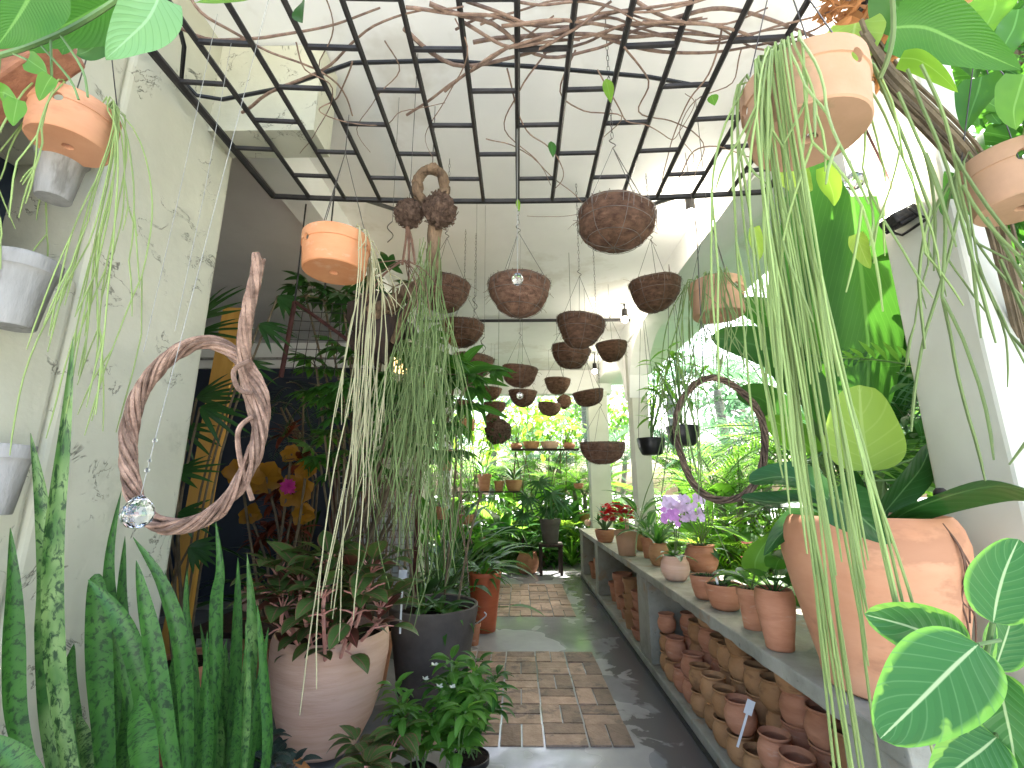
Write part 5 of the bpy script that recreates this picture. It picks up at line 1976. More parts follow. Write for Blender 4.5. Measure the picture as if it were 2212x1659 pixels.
# ------------------------------------------------------------------ umbrella tree mass behind the driftwood
def umbrella(name, label, base, pots, spots, mat, L, W, k=8, smat='stem_br'):
    t, top = potted(name, label, 'potted plant', *pots, base, .42, .40)
    lm, sm_ = MB(), MB()
    for p in spots:
        sm_.tube(smooth_path([top + V((U(-.05, .05), U(-.05, .05), 0)), V(((top.x * .6 + p.x * .4), (top.y * .6 + p.y * .4), (top.z + p.z) / 2)), p], 5), .009, 6)
        az0 = U(0, 6)
        for j in range(5):
            a = az0 + 1.26 * j
            e = U(-.2, .9)
            d = V((math.cos(a) * math.cos(e), math.sin(a) * math.cos(e), math.sin(e)))
            q = p + d * U(.08, .2)
            sm_.tube([p, q], .004, 4)
            dn = (d + V((0, 0, -.2))).normalized()
            palmate(lm, q, dn, k, L * U(.8, 1.15), W, 4.2, .7, 'lance', UP, 5)
    lm.build('leaves', M[mat], t)
    sm_.build('stems', M[smat], t)
    return t
sp = [P(x + U(-14, 14), y + U(-14, 14), d) for x, y, d in (
    (690, 800, 3.4), (740, 830, 3.2), (700, 870, 3.6), (760, 780, 3.4), (830, 760, 3.3), (900, 770, 3.2), (680, 1000, 3.7), (740, 1010, 3.6), (830, 1040, 3.4), (930, 980, 3.2), (780, 850, 2.9), (880, 960, 2.9), (800, 820, 3.1), (860, 850, 3.0), (920, 830, 3.0), (960, 800, 2.9), (900, 900, 3.0), (840, 920, 3.1), (770, 900, 3.2),
    (960, 900, 3.1), (720, 940, 3.5), (800, 980, 3.3), (870, 980, 3.2), (1000, 840, 3.0))]
umbrella('potted_plant', 'dark umbrella tree filling the space behind the root curtain', V((-1.35, 3.75, .002)), ('flower', 'terra'), sp, 'g_mid', .20, .055)
sp = [P(x, y, d) for x, y, d in ((740, 640, 3.3), (700, 650, 3.4), (800, 640, 3.2), (850, 620, 3.1), (770, 670, 3.5), (660, 640, 3.5))]
umbrella('potted_plant', 'drooping umbrella plant just below the orange hanging pot', V((-1.2, 4.0, .002)), ('flower', 'terra'), sp, 'g_dark', .17, .05, 7)
sp = [P(x, y, d) for x, y, d in ((890, 870, 2.75), (850, 905, 2.8), (930, 930, 2.85))]
umbrella('potted_plant', 'lighter green umbrella plant in front of the root veil', V((-1.3, 3.2, .002)), ('flower', 'jar'), sp, 'g_mid', .17, .05, 7)
# long dark leaves reaching out before the baskets
t, top = potted('potted_plant', 'long-stalked plant whose dark leaves reach out across the coconut baskets', 'potted plant', 'flower', 'terra', V((-.62, 3.9, .002)), .3, .3)
lm, sm_ = MB(), MB()
q = smooth_path([top, P(985, 1000, 3.6), P(975, 880, 3.4), P(985, 815, 3.3)], 5)
sm_.tube(q, .010, 6)
for a, b, w_ in (((985, 815), (1065, 790), .085), ((985, 815), (1045, 745), .08), ((985, 818), (1110, 800), .07), ((985, 820), (1020, 880), .07), ((985, 820), (950, 860), .07),
               ((1000, 830), (1100, 835), .06), ((985, 815), (940, 780), .07), ((1005, 835), (1060, 860), .05), ((985, 815), (1000, 760), .06)):
    m = ((a[0] + b[0]) / 2, (a[1] + b[1]) / 2 - 12)
    ribbon(lm, pxl([a, m, b], (3.3, 3.2)), w_, 'lance', U(-.8, .8), .3, 5, 5)
q = smooth_path([P(960, 950, 3.6), P(1000, 905, 3.5), P(1030, 870, 3.4)], 4)
sm_.tube(q, .008, 6)
sm_.tube([P(975, 960, 3.55), P(960, 950, 3.6)], .008, 6)
for a, b, w_ in (((1010, 875), (1100, 905), .06), ((1012, 880), (1012, 960), .05), ((1005, 890), (960, 930), .05), ((1030, 868), (1050, 920), .04)):
    ribbon(lm, pxl([a, ((a[0] + b[0]) / 2 + 4, (a[1] + b[1]) / 2 - 6), b], (3.5, 3.45)), w_, 'lance', U(-.6, .6), .3, 5, 5)
lm.build('leaves', M['g_mid'], t)
sm_.build('stems', M['stem_br'], t)
# feathery dark plant before the navy wall
t, top = potted('potted_plant', 'dark feathery fern-like plant before the navy wall', 'potted plant', 'flower', 'jar', V((-2.1, 4.6, .002)), .4, .4)
lm, sm_ = MB(), MB()
for k in range(46):
    p = P(U(590, 720), U(810, 980), U(4.0, 4.6))
    a = U(0, 6.28)
    frond(lm, sm_, p, (math.cos(a), math.sin(a), U(-.6, .6)), U(.25, .45), 12, .10, .010, 1.2, .004, 6)
for k in range(5):
    sm_.tube(smooth_path([top, P(U(640, 690), 1050, 4.3), P(U(600, 710), U(830, 950), 4.3)], 4), .010, 5)
lm.build('leaves', M['g_dark'], t)
sm_.build('stems', M['stem_br'], t)

# ------------------------------------------------------------------ bromeliads / yellow blooms in the dark aisle
def fan_flower(lm, c, r, n=7, face=None):
    dn = (CP - c).normalized()
    s_ = dn.cross(UP).normalized()
    u_ = s_.cross(dn)
    for j in range(n):
        a = 2 * math.pi * j / n + U(-.1, .1)
        lm.leaf(c, s_ * math.cos(a) + u_ * math.sin(a) + dn * U(.1, .6), r * U(.8, 1.1), r * (.95 if n < 10 else .4), .5, .25, 'oval', 5, U(-.3, .3), 3, 0, dn)
t, top = potted('potted_plant', 'tall arrangement of mustard yellow blooms and dark red leaves in the shaded aisle', 'potted plant', 'barrel', 'terra', V((-2.05, 4.0, .002)), .42, .42)
fm, lm, sm_, mg = MB(), MB(), MB(), MB()
for px, py, r in ((520, 1020, .14), (575, 1030, .17), (640, 1060, .16), (662, 1010, .12), (540, 1110, .10), (655, 1110, .11), (630, 980, .09)):
    c = P(px, py, 4.0)
    fan_flower(fm, c, r)
    fm.build('yellow_bloom', M['brom'], t)
    fm = MB()
    sm_.tube(smooth_path([top, (top + c) / 2 + V((U(-.1, .1), .05, 0)), c], 4), .012, 5)
fan_flower(mg, P(622, 1052, 3.85), .075, 16)
for px, py in ((590, 1090), (610, 1130), (580, 1150), (640, 1150), (600, 1060), (560, 1170), (650, 1000), (620, 940)):
    rosette(lm, P(px, py, 4.05), 14, .22, .06, (-.5, 1.2), .9, 'lance')
mg.build('magenta_bloom', M['magenta'], t)
lm.build('red_leaves', M['brom_red'], t)
sm_.build('stems', M['stem_br'], t)
# low side table with pots and bottles in the aisle
tb = V((-2.0, 3.75, .002))
t = thing('display_table', 'dark low display table in the shaded aisle behind the snake plants', 'table', V((-1.75, 4.15, .002)))
bevel(MB().box(-2.55, -1.05, 3.72, 4.6, .40, .44).build('table_top', M['darkwood'], t), .006)
# (pots stand in front of it)
for x in (-2.5, -1.1):
    for y in (3.77, 4.55):
        MB().box(x - .03, x + .03, y - .03, y + .03, .002, .40).build('leg', M['darkwood'], t)
for px, py, D, H, m, lab in ((505, 1240, .16, .2, 'terra', 'small terracotta pot on the display table below the yellow blooms'),
                            (575, 1225, .2, .17, 'terra_pale', 'pale pot on the display table behind the aglaonema'),
                            (795, 1085, .16, .2, 'terra', 'terracotta pot in the shade beside the stained pillar'),):
    b = PZ(px, py, .442) if py > 1200 else P(px, py, 4.4)
    b.y = min(b.y, 4.5)
    if py < 1200:
        t2, tp = potted('hanging_pot', lab, 'pot', 'flower', m, b, D, H)
        MB().tube([tp, V((tp.x, tp.y, 3.65))], .003, 4).build('cord', M['wire'], t2)
    else:
        b = V((max(-2.4, min(-1.2, b.x)), max(3.85, min(4.4, b.y)), .441))
        t2, tp = potted('potted_plant', lab, 'potted plant', 'flower', m, b, D, H)
    lm = MB()
    rosette(lm, tp, 12, .16, .05, (.2, 1.3), .9, 'lance')
    lm.build('leaves', M['g_agl2' if m == 'terra' else 'g_mid'], t2)
for x, y, h in ((-1.75, 3.85, .2), (-1.55, 3.9, .24)):
    mb = MB()
    mb.lathe([(.004, 0), (.036, .004), (.038, h * .6), (.014, h * .8), (.014, h), (.004, h)], (x, y, .441), 20)
    tag(mb.build('glass_bottle', M['glass'], None, loc=(x, y, .441)), 'clear glass bottle on the dark display table, %s one' % ('shorter' if h < .22 else 'taller'), 'bottle')
# white patterned panel in the shade
t = thing('mesh_screen', 'pale patterned screen panel standing in shade left of the stained pillar', 'screen', V((-1.5, 5.0, .002)))
mb = MB()
c0 = V((-1.95, 5.0, 0))
for i in range(13):
    mb.box(c0.x + i * .07, c0.x + i * .07 + .012, 5.0, 5.012, .5, 1.75)
for j in range(19):
    mb.box(c0.x, c0.x + .852, 5.014, 5.022, .5 + j * .07, .512 + j * .07)
mb.build('lattice', M['cement'], t)
MB().box(c0.x - .04, c0.x - .002, 4.99, 5.03, .002, 1.8).box(c0.x + .856, c0.x + .9, 4.99, 5.03, .002, 1.8).build('frame', M['rust'], t)
bevel(MB().box(c0.x + .02, c0.x + .80, 5.06, 5.075, .52, 1.5).build('panel', M['stake'], t), .004)

# rusty wire rack bracket
t = thing('wire_rack', 'rusty triangular bracket with a wire mesh grid, left of the driftwood stump', 'rack', P(640, 650, 3.2))
a, b_, c = P(637, 652, 3.2), P(607, 815, 3.2), P(752, 735, 3.1)
MB().tube([a, b_], .017, 6).tube([a, c], .013, 6).build('bracket_arm', M['rust'], t)
mb = MB()
for i in range(9):
    u = i / 8
    mb.tube([a.lerp(P(800, 660, 3.2), u), b_.lerp(P(790, 815, 3.2), u)], .003, 4)
for j in range(9):
    u = j / 8
    mb.tube([a.lerp(b_, u), P(800, 660, 3.2).lerp(P(790, 815, 3.2), u)], .003, 4)
mb.build('mesh', M['iron'], t)
MB().tube([P(700, 640, 3.2), V((P(700, 640, 3.2).x, P(700, 640, 3.2).y, 3.66))], .006, 5).tube([P(637, 652, 3.2), V((P(637, 652, 3.2).x, P(637, 652, 3.2).y, 3.66))], .006, 5).build('hanger', M['iron'], t)

# warm lit lamp behind the veil
c = P(872, 780, 4.2)
t = thing('wall_lamp', 'small warm glowing lamp seen through the root veil', 'lamp', c)
MB().lathe([(.05, -.11), (.085, -.10), (.085, .06), (.06, .12), (.03, .13)], c, 20).build('shade', M['warm'], t)
MB().tube([c + UP * .13, V((c.x, c.y, CZ - .004))], .006, 6).build('cord', M['iron'], t)
lamp('warm_lamp_light', c + V((0, -.14, 0)), 1.2, (1, .62, .28), .06)

# small hanging pots about the stained pillar and far opening
for px, py, wd, D, H, kind, lab, leaf, top_ in (
    (962, 995, 36, .17, .20, 'flower', 'small terracotta pot hung at the right edge of the stained pillar', 'g_dark', 3.5),
    (954, 1108, 27, .17, .17, 'flower', 'lower small terracotta pot at the stained pillar, with dark leaves', 'g_dark', 3.5),
    (1009, 918, 36, .26, .17, 'cyl', 'little terracotta pot hanging alone at the far left by the thin white post', 'g_light', 3.36),
    (1010, 1122, 37, .26, .14, 'bowl', 'shallow orange bowl on long wires above the far plants', 'g_dark', 3.36),
    (1250, 1050, 22, .2, .1, 'bowl', 'small brown hanging dish before the far grey column', 'g_dark', 3.36),
    (1043, 1157, 14, .12, .1, 'flower', 'tiny terracotta pot in the far plants below the orange bowl', 'g_dark', 0)):
    d = D * FPX / wd
    c = P(px, py, d)
    t2, tp = potted('hanging_pot', lab, 'hanging pot', kind, 'terra', c - UP * H / 2, D, H, n=24)
    lm = MB()
    rosette(lm, tp, 9, .15, .045, (.1, 1.2), 1.0, 'lance')
    lm.build('leaves', M[leaf], t2)
    mb = MB()
    if top_:
        for k in range(3):
            a = 2.1 * k
            mb.tube([tp + V((D * .45 * math.cos(a), D * .45 * math.sin(a), 0)), V((tp.x, tp.y, top_))], .003, 4)
    else:
        mb.tube([tp - UP * H, V((tp.x, tp.y, 0))], .012, 6)
    mb.build('hanger' if top_ else 'post', M['wire'], t2)
for px, py, wd, lab in ((1407, 965, 60, 'black plastic hanging pot with long leaves, left of the thin dark wreath'), (1476, 942, 70, 'black plastic hanging pot seen behind the thin dark wreath')):
    D = .28
    d = D * FPX / wd
    c = P(px, py, d)
    t2, tp = potted('hanging_pot', lab, 'hanging pot', 'bowl', 'blackpl', c - UP * .085, D, .17, n=28)
    mb = MB()
    for k in range(3):
        a = 2.1 * k + .4
        mb.tube([tp + V((D * .47 * math.cos(a), D * .47 * math.sin(a), 0)), V((tp.x, tp.y, 3.56))], .003, 4)
    mb.build('hanger', M['wire'], t2)
    lm, sm_ = MB(), MB()
    for k in range(6):
        a = U(0, 6.28)
        q = smooth_path([tp, tp + V((math.cos(a) * .1, math.sin(a) * .1, .3)), tp + V((math.cos(a) * .22, math.sin(a) * .22, U(.4, .75)))], 4)
        sm_.tube(q, .007, 5)
        for j in (3, 5, 7, 8):
            rosette(lm, q[j], 2, .2, .045, (-.6, .8), .9, 'lance', 0, None, 0, .2, 5, U(0, 6))
    lm.build('leaves', M['g_light'], t2)
    sm_.build('stems', M['stem'], t2)

# ------------------------------------------------------------------ lamps that are lit
def spot(px, py, d, label):
    c = P(px, py, d)
    t = thing('spot_lamp', label, 'spot lamp', c, 'lit spot bulbs on the right beam')
    MB().ball(c, .045, 16).build('bulb', M['bulb'], t)
    MB().lathe([(.004, .14), (.035, .14), (.04, .04), (.036, .03), (.004, .03)], c, 16).build('holder', M['iron'], t)
    MB().tube([c + UP * .13, V((c.x, c.y, CZ - .003))], .010, 6).build('stem', M['iron'], t)
    lamp('spot_lamp_light', c - UP * .09, 4, (1, .90, .76), .05)
spot(1493, 462, 3.75, 'nearest lit spot bulb, glowing by the arch under the trellis corner')
spot(1350, 690, 5.9, 'lit spot bulb halfway along the right beam')
spot(1285, 802, 8.0, 'farthest lit spot bulb, near the end beam')
c = P(1940, 468, 1.97)
t = thing('floodlight', 'black floodlight on the inner face of the big column, washing it white', 'floodlight', c)
dx = V((-.45, 0, .9)).normalized()
q = dx.to_track_quat('Z', 'Y').to_matrix().to_4x4()
m = Matrix.Translation(c) @ q
bevel(MB().box(-.045, .045, -.06, .06, -.03, .02, m).build('housing', M['iron'], t), .012, 3)
MB().box(-.036, .036, -.05, .05, .0205, .024, m).build('lens', M['lens'], t)
mb = MB()
for i in range(7):
    mb.box(-.042 + i * .013, -.038 + i * .013, -.052, .052, -.042, -.0295, m)
mb.build('cooling_fins', M['iron'], t)
MB().tube([c + V((-.01, -.066, 0)), c + V((.03, -.066, -.04)), V((1.706, c.y - .066, c.z - .05)), V((1.706, c.y + .066, c.z - .05)), c + V((.03, .066, -.04)), c + V((-.01, .066, 0))], .006, 6).build('bracket', M['iron'], t)
MB().tube(smooth_path([c, P(1925, 400, 1.98), P(1880, 300, 2.0), P(1850, 240, 2.0)], 4), .005, 5).build('cable', M['rust'], t)
lamp('floodlight_beam', c + dx * .06, 18, (1, .94, .88), .06, c + dx * .06 + V((.42, .0, .9)), 76)

# ------------------------------------------------------------------ far end of the walkway
def plant_at(name, label, base, builder, mat, smat='stem', cat='plant', group=None):
    t = thing(name, label, cat, base, group)
    lm, sm_ = MB(), MB()
    builder(lm, sm_, V(base))
    lm.build('leaves', M[mat], t)
    if sm_.v:
        sm_.build('stems', M[smat], t)
    return t


# shelves
for y, px0, px1, py, lab, th in ((9.7, 1105, 1250, 970, 'thin dark hanging shelf with pots at the far opening', .03), (9.5, 990, 1132, 1061, 'dark board shelf with pots among the far plants', .03)):
    a, b_ = PY(px0, py, y), PY(px1, py, y)
    t = thing('shelf', lab, 'shelf', V(((a.x + b_.x) / 2, y, a.z)))
    bevel(MB().box(a.x, b_.x, y - .13, y + .13, a.z - th, a.z).build('board', M['darkwood'], t), .004)
    mb = MB()
    if py < 1000:
        for x in (a.x + .04, b_.x - .04):
            mb.tube([(x, y, a.z), (x, y, 3.9)], .004, 4)
        mb.build('hanger', M['wire'], t)
    else:
        for x in (a.x + .03, b_.x - .03):
            mb.box(x - .02, x + .02, y - .02, y + .02, -.05, a.z - th - .001)
        mb.build('post', M['darkwood'], t)
SH = {}
for px, py, wd, H, kind, m, y, lab, k in (
    (1115, 970, 26, .12, 'round', 'terra', 9.7, 'small orange pot at the left end of the hanging shelf', 0),
    (1148, 970, 36, .15, 'bowl', 'jar', 9.7, 'brown bowl with a sprouting plant, on the hanging shelf', 1),
    (1188, 970, 40, .15, 'bowl', 'terra_pale', 9.7, 'pale bowl right of the brown bowl on the hanging shelf', 1),
    (1230, 970, 26, .13, 'round', 'terra', 9.7, 'round orange pot at the right end of the hanging shelf', 0),
    (1046, 1061, 30, .34, 'flower', 'terra', 9.5, 'terracotta pot with sword-like leaves on the board shelf', 2),
    (1078, 1061, 22, .2, 'flower', 'jar', 9.5, 'dark small pot in the middle of the board shelf', 1),
    (1110, 1061, 36, .22, 'bowl', 'jar', 9.5, 'dark planter at the right end of the board shelf', 2)):
    b = PY(px, py, y)
    b.z += .0015
    D = wd * b.y / FPX
    if kind == 'round':
        D /= 1.2
    t2, tp = potted('potted_plant', lab, 'potted plant', kind, m, b, D, H, n=22)
    if k:
        lm = MB()
        rosette(lm, tp, 9 * k, .28 * k, .06, (.4, 1.4), .9, 'lance', .05)
        lm.build('leaves', M['g_mid' if k == 1 else 'g_dark'], t2)
# stool with pot, floor pot
b = PZ(1190, 1240, .002)
t = thing('stool', 'dark wooden stool holding a grey pot at the far end of the path', 'stool', b)
bevel(MB().box(b.x - .22, b.x + .22, b.y - .2, b.y + .2, .48, .53).build('seat', M['darkwood'], t), .008)
for sx in (-1, 1):
    for sy in (-1, 1):
        bevel(MB().box(b.x + sx * .18 - .025, b.x + sx * .18 + .025, b.y + sy * .16 - .025, b.y + sy * .16 + .025, .002, .479).build('leg', M['darkwood'], t), .004)
t2, tp = potted('potted_plant', 'grey pot on the dark stool with large split monstera leaves', 'potted plant', 'flower', 'greypot', b + UP * .532, .40, .42)
lm, sm_ = MB(), MB()
for px, py, s in ((1190, 1065, .44), (1140, 1075, .36), (1165, 1040, .36), (1215, 1085, .36), (1130, 1110, .3), (1180, 1100, .3), (1100, 1140, .3)):
    p = P(px, py, 8.4)
    dn = V((U(-.5, .5), -.5, U(-1, -.5)))
    palmate(lm, p, dn, 11, s, .05, 4.6, .5, 'strap', V((0, -1, .4)), 4)
    sm_.tube(smooth_path([tp, (tp + p) / 2 + V((0, .05, .15)), p], 4), .012, 5)
lm.build('leaves', M['g_philo'], t2)
sm_.build('stems', M['stem'], t2)
b = PZ(1140, 1238, .002)
t2, tp = potted('potted_plant', 'terracotta floor pot at the far end of the path, left of the stool', 'potted plant', 'round', 'terra', b, .34, .36)
lm = MB()
rosette(lm, tp, 22, .42, .10, (.2, 1.4), 1.0, 'lance', .25, lm, .006)
lm.build('leaves', M['g_dark'], t2)

def bld_rosette(n, L, W, el, prof='lance', pet=0, droop=.9):
    return lambda lm, sm_, b: rosette(lm, b, n, L, W, el, droop, prof, pet, sm_, .008)
FE = [
    (1000, 1200, 9.3, 'dark sword-leaved plant at the far left corner by the thin white post', 'g_dark', bld_rosette(34, .9, .07, (.5, 1.45), 'strap')),
    (1040, 1190, 9.6, 'bushy arching plant beneath the board shelf', 'g_mid', bld_rosette(40, .8, .10, (.2, 1.4), 'lance', .3)),
    (1090, 1180, 9.8, 'big-leaved dark plant under the right end of the board shelf', 'g_dark', bld_rosette(24, .55, .24, (.3, 1.35), 'heart', .7)),
    (1130, 1150, 10.2, 'tall leafy plant behind the terracotta floor pot', 'g_philo', bld_rosette(24, .6, .22, (.5, 1.45), 'ovate', .9)),
    (1235, 1190, 9.9, 'grassy bright plant between the stool and the far column', 'g_light', bld_rosette(50, .8, .05, (.5, 1.45), 'strap')),
    (1060, 1050, 11.0, 'wide spider-like strap plant above the board shelf', 'g_mid', bld_rosette(34, 1.0, .10, (.2, 1.3), 'strap')),
    (1215, 1120, 10.6, 'dark heart-leaved plant behind the stool', 'g_dark', bld_rosette(20, .5, .3, (.4, 1.4), 'heart', .9)),
    (985, 1120, 10.0, 'leaning dark leafy plant behind the thin white post', 'g_dark', bld_rosette(26, .6, .16, (.3, 1.4), 'ovate', .6)),
    (1165, 1190, 10.3, 'low dark fern clump behind the stool legs', 'g_dark', bld_rosette(40, .5, .07, (.1, 1.3), 'lance', .2)),
]
for px, py, y, lab, m, f in FE:
    b = PY(px, py, y)
    b.z = 0 if b.y < 9.1 else -.05
    plant_at('leafy_plant', lab, b, f, m)
# left row: plants between the stained pillar and the thin post
for x, y, lab, m, f in (
    (-1.0, 7.2, 'arching dark leafy plant on the floor left of the path, deep inside', 'g_dark', bld_rosette(40, .6, .07, (.2, 1.4), 'lance', .2)),
    (-.85, 5.2, 'spreading fern-like plant beside the orange planter', 'g_mid', bld_rosette(46, .5, .05, (.1, 1.4), 'lance', .15)),
    (-1.2, 5.3, 'big-leaved dark plant at the foot of the stained pillar', 'g_dark', bld_rosette(22, .4, .16, (.2, 1.4), 'ovate', .4)),
    (-.95, 6.2, 'slender strap-leaved plant right of the stained pillar', 'g_dark', bld_rosette(36, .8, .04, (.5, 1.45), 'strap')),
    (-2.6, 5.6, 'dark foliage plant against the navy wall', 'g_dark', bld_rosette(40, .7, .12, (.2, 1.4), 'lance', .7)),
    (-1.05, 5.75, 'tall leafy plant standing against the right side of the stained pillar', 'g_mid', bld_rosette(34, .5, .12, (.3, 1.45), 'ovate', 1.1)),
    (-1.0, 6.9, 'tall arching green plant halfway between the stained pillar and the white post', 'g_mid', bld_rosette(36, .8, .09, (.4, 1.45), 'lance', .8)),
    (-1.05, 8.3, 'broad green plant hiding the foot of the thin white post', 'g_mid', bld_rosette(30, .6, .16, (.3, 1.4), 'ovate', .9)),
    (-1.3, 7.9, 'tall dark leafy plant before the thin white post', 'g_dark', bld_rosette(30, .6, .14, (.3, 1.4), 'ovate', 1.0))):
    plant_at('leafy_plant', lab, V((x, y, 0.002)), f, m)
# leafy climbers at the top of the far opening (lime, sunlit)
for x, y, z, n, lab in ((-.9, 10.9, 3.0, 60, 'sunlit climbing plant hanging at the left of the far opening'), (.1, 11.2, 3.0, 80, 'sunlit lime foliage high in the middle of the far opening'), (1.0, 11.0, 2.9, 60, 'sunlit lime foliage at the right of the far opening')):
    t = thing('sunlit_climber', lab, 'climbing plant', V((x, y, -.05)))
    lm, sm_ = MB(), MB()
    for k in range(n):
        p = V((x + R.gauss(0, .38), y + U(-.3, .3), z + R.gauss(0, .32)))
        d = V((U(-1, 1), U(-1, .5), U(-1, .2)))
        lm.leaf(p, d, U(.18, .34), U(.10, .2), U(.3, .9), .2, R.choice(['heart', 'ovate', 'lance']), 5, U(-.5, .5))
    for k in range(5):
        sm_.tube(smooth_path([V((x + U(-.3, .3), y, -.05)), V((x + U(-.3, .3), y, 1.5)), V((x + U(-.4, .4), y, z))], 4), .012, 5)
    lm.build('leaves', M['g_lime'], t)
    sm_.build('stems', M['stem_br'], t)

# ------------------------------------------------------------------ garden beyond: prototypes, then copies
def areca(h, n, L, nl=22, ll=.42, lw=.032, droop=1.3, mat='g_back', trunks=3):
    t = thing('garden_palm', 'feathery palm in the sunlit garden beyond the columns', 'palm', V((0, 0, 0)), 'feathery garden palms')
    lm, sm_, tr = MB(), MB(), MB()
    for k in range(trunks):
        b = V((U(-.25, .25), U(-.25, .25), 0)) if trunks > 1 else V((0, 0, 0))
        top = b + V((U(-.3, .3), U(-.3, .3), h * U(.75, 1.1)))
        tr.tube(smooth_path([b, (b + top) / 2 + V((U(-.1, .1), 0, 0)), top], 4), [.055 if trunks > 1 else .12] * 8 + [.04 if trunks > 1 else .09], 8)
        for j in range(n):
            a = 2 * math.pi * j / n + U(-.3, .3)
            e = U(.3, 1.25)
            frond(lm, sm_, top, (math.cos(a) * math.cos(e), math.sin(a) * math.cos(e), math.sin(e)), L * U(.8, 1.1), nl, ll, lw, droop * U(.8, 1.2), .014, 8)
    tr.build('trunk', M['trunk'], t)
    lm.build('fronds', M[mat], t)
    sm_.build('frond_stalks', M['stem'], t)
    return t
def broad(n, L, W, pet, mat, label, name='broad_leaf_plant'):
    t = thing(name, label, 'plant', V((0, 0, 0)), 'broad-leaved garden plants')
    lm, sm_ = MB(), MB()
    rosette(lm, V((0, 0, .05)), n, L, W, (.55, 1.45), .9, 'banana', pet, sm_, .022, .25, 8, 0, .35, 5, .02, .2)
    lm.build('leaves', M[mat], t)
    sm_.build('stalks', M['stem'], t)
    return t
def bushp(n, rx, rz, L, W, mat, label, name='garden_shrub'):
    t = thing(name, label, 'shrub', V((0, 0, 0)), 'leafy garden shrubs')
    lm, sm_ = MB(), MB()
    for k in range(14):
        a = U(0, 6.28)
        e = V((math.cos(a) * rx * U(.2, .8), math.sin(a) * rx * U(.2, .8), rz * U(.8, 1.9)))
        sm_.tube(smooth_path([V((0, 0, 0)), e * .5 + UP * .1, e], 3), .012, 5)
    for k in range(n):
        a, u = U(0, 6.28), U(-1, 1)
        r_ = (U(.25, 1)) ** .5
        p = V((math.cos(a) * math.sqrt(1 - u * u) * rx * r_, math.sin(a) * math.sqrt(1 - u * u) * rx * r_, rz + u * rz * r_))
        p *= 1 + .35 * noise.noise(p * 1.8)
        lm.leaf(p, (math.cos(a) + U(-.6, .6), math.sin(a) + U(-.6, .6), U(-.7, .7)), L * U(.7, 1.3), W * U(.7, 1.2), U(.3, 1), .2, 'ovate', 4, U(-.6, .6))
    lm.build('foliage', M[mat], t)
    sm_.build('branches', M['stem_br'], t)
    return t
pa = [areca(1.6, 8, 1.7, mat='g_back'), areca(2.6, 9, 1.9, mat='g_blue'), areca(4.6, 13, 2.3, 26, .55, .04, 1.7, 'g_blue', 1), areca(.5, 9, 1.4, mat='g_lime', trunks=2)]
pb = [broad(11, 1.0, .34, .9, 'g_back', 'broad-leaved plant in the sunlit garden'), broad(9, 1.3, .42, 1.3, 'g_light', 'tall broad-leaved plant in the sunlit garden')]
pc = [bushp(420, .8, .6, .16, .08, 'g_back', 'leafy shrub in the sunlit garden'), bushp(300, .6, .5, .24, .12, 'g_mid', 'dark leafy shrub in the garden')]
pa[1]['label'] = 'tall bluish feathery palm in the garden beyond the columns'
pa[2]['label'] = 'single-trunked tall palm with bluish fronds in the garden'
pa[3]['label'] = 'low lime green palm clump in the sunlit garden'
first = set()
def garden(pro, x, y, s=1, rz=None):
    rz = U(0, 6.28) if rz is None else rz
    if pro.name not in first:
        first.add(pro.name)
        pro.location = (x, y, -.06)
        pro.rotation_euler = (0, 0, rz)
        pro.scale = (s, s, s)
    else:
        dup(pro, (x, y, -.06), rz, s)
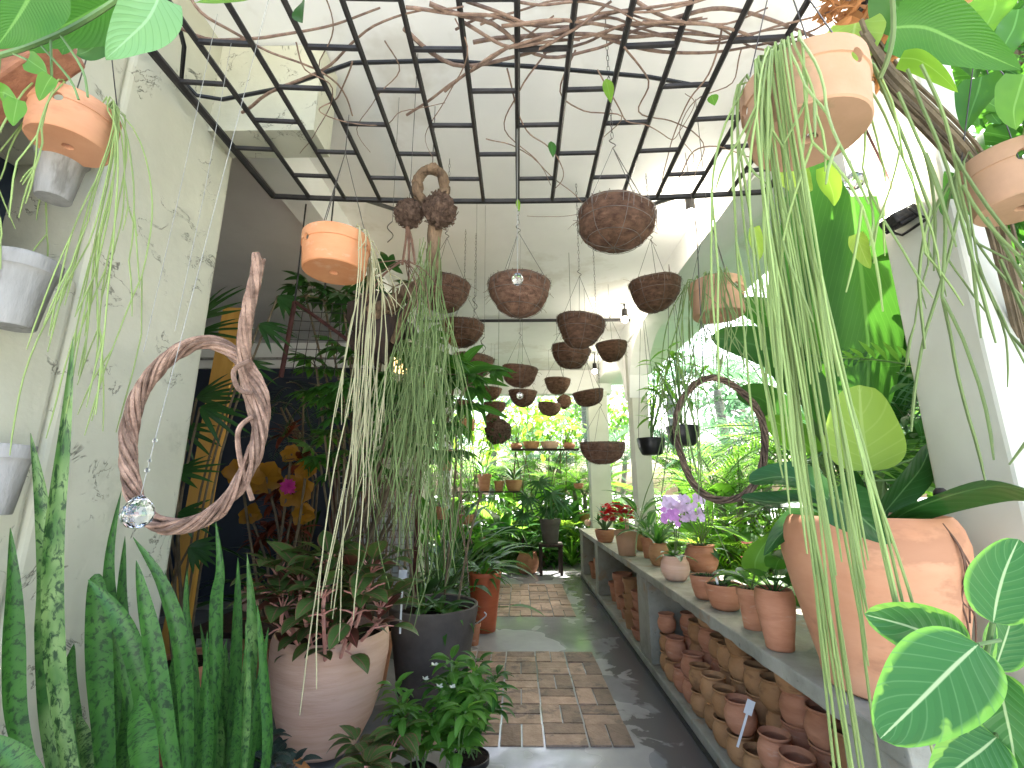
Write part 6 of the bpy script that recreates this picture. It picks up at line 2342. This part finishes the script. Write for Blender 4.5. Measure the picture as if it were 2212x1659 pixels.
GARDEN = [
    # right side, seen through the columns
    (pb[0], 3.0, 5.2, .8), (pa[3], 2.9, 5.8, .8), (pc[0], 2.5, 6.6, .7), (pb[0], 2.9, 7.6, .9), (pa[3], 2.6, 8.8, .9), (pc[1], 3.4, 4.2, .9),
    (pa[0], 4.2, 6.8, 1.0), (pa[1], 4.6, 9.0, 1.0), (pa[0], 3.8, 10.6, 1.0), (pa[2], 5.6, 8.0, 1.0), (pa[2], 4.4, 12.2, 1.05), (pa[2], 7.5, 11.0, 1.2),
    (pa[1], 6.4, 6.0, 1.1), (pb[1], 5.2, 5.2, 1.0), (pa[0], 6.0, 4.0, 1.1), (pc[0], 4.6, 5.0, 1.2), (pc[0], 5.4, 7.0, 1.3), (pa[1], 8.5, 8.0, 1.2),
    (pa[2], 6.6, 14.5, 1.2), (pa[0], 5.6, 11.5, 1.1), (pb[1], 3.4, 8.9, 1.0), (pa[1], 8.0, 4.5, 1.2), (pa[2], 9.6, 6.0, 1.2),
    (pa[1], 3.2, 3.2, .8), (pa[0], 3.0, 2.2, .9), (pa[1], 3.6, 5.6, 1.0), (pa[0], 3.3, 7.4, .9), (pc[0], 3.2, 5.2, .9),
    (pa[1], 4.8, 2.6, 1.1), (pa[2], 6.4, 2.6, 1.0), (pa[0], 4.2, 1.6, 1.0), (pb[1], 3.9, 3.0, 1.0), (pa[2], 5.0, 4.6, .95),
    (pc[0], 3.0, 6.0, 1.1), (pc[1], 3.8, 7.6, 1.1), (pa[0], 5.0, 6.0, 1.1), (pc[0], 4.2, 9.4, 1.2), (pc[1], 2.7, 10.0, 1.0), (pa[3], 3.6, 6.6, 1.0), (pa[1], 4.0, 11.6, 1.0), (pc[0], 6.0, 9.5, 1.5), (pc[0], 7.2, 7.0, 1.6), (pa[0], 7.0, 9.0, 1.2),
    # beyond the far opening
    (pc[0], -.6, 12.0, 1.3), (pc[1], .6, 12.4, 1.3), (pc[0], 1.6, 13.6, 1.5), (pa[0], 1.0, 11.8, .8), (pc[0], -1.8, 12.6, 1.4), (pc[0], 3.0, 13.6, 1.5),
    (pc[1], -.9, 9.7, .8), (pc[1], .5, 9.8, .7), (pa[3], -1.5, 9.9, .8), (pa[3], 1.1, 10.1, .7), (pb[0], -.3, 10.2, .8), (pc[1], 1.9, 9.7, .9),
    (pa[3], -.5, 10.8, 1.0), (pb[0], .6, 11.0, .9), (pa[0], 1.6, 11.4, .9), (pa[0], -1.4, 11.6, 1.0), (pb[1], -.2, 12.2, 1.0), (pa[1], 1.0, 13.0, 1.0),
    (pa[2], -.8, 14.5, 1.0), (pa[2], 2.4, 15.0, 1.1), (pa[1], -2.2, 13.0, 1.0), (pc[0], .2, 10.6, .8), (pc[1], 1.2, 10.7, .8), (pc[0], -1.0, 10.5, .8),
    (pa[3], 2.4, 12.0, 1.0), (pb[1], 1.7, 12.6, 1.0), (pa[1], .2, 15.0, 1.1), (pc[0], 2.2, 10.4, .9), (pa[1], 3.4, 16.0, 1.2), (pa[0], .6, 13.6, 1.0), (pb[0], -1.4, 10.8, .9), (pa[0], -.4, 13.2, .9),
]
for g in GARDEN:
    garden(*g)
# far trees as a broken backdrop
TG = 'distant garden trees'
def tree(x, y, h, mat):
    t = thing('garden_tree', 'leafy tree far back in the garden', 'tree', V((x, y, -.06)), TG)
    tr, lm = MB(), MB()
    top = V((x + U(-.4, .4), y, h * .55))
    tr.tube(smooth_path([V((x, y, -.06)), V((x + U(-.2, .2), y, h * .3)), top], 4), [.16] * 4 + [.13] * 4 + [.1], 8)
    for k in range(9):
        a = U(0, 6.28)
        e = top + V((math.cos(a) * h * .22, math.sin(a) * h * .22, U(.0, .35) * h))
        tr.tube([top - UP * U(0, .3), (top + e) / 2 + UP * .15, e], [.06, .045, .02], 6)
        for j in range(110):
            p = e + V((R.gauss(0, 1), R.gauss(0, 1), R.gauss(0, .8))) * h * .085
            lm.leaf(p, (U(-1, 1), U(-1, 1), U(-1, .5)), U(.22, .42), U(.12, .2), U(.2, .9), .2, 'ovate', 3, U(-.7, .7))
    tr.build('trunk', M['trunk'], t)
    lm.build('crown', M[mat], t)
for x, y, h, m in ((3.5, 19, 6, 'g_back'), (-3.5, 17, 5.5, 'g_back'), (8.5, 17, 7, 'g_blue'), (12, 12, 7, 'g_back'), (12, 6, 6.5, 'g_blue'), (0.5, 21, 6, 'g_lime'), (10, 2.5, 6, 'g_back'), (15, 9, 8, 'g_back')):
    tree(x, y, h, M and m)
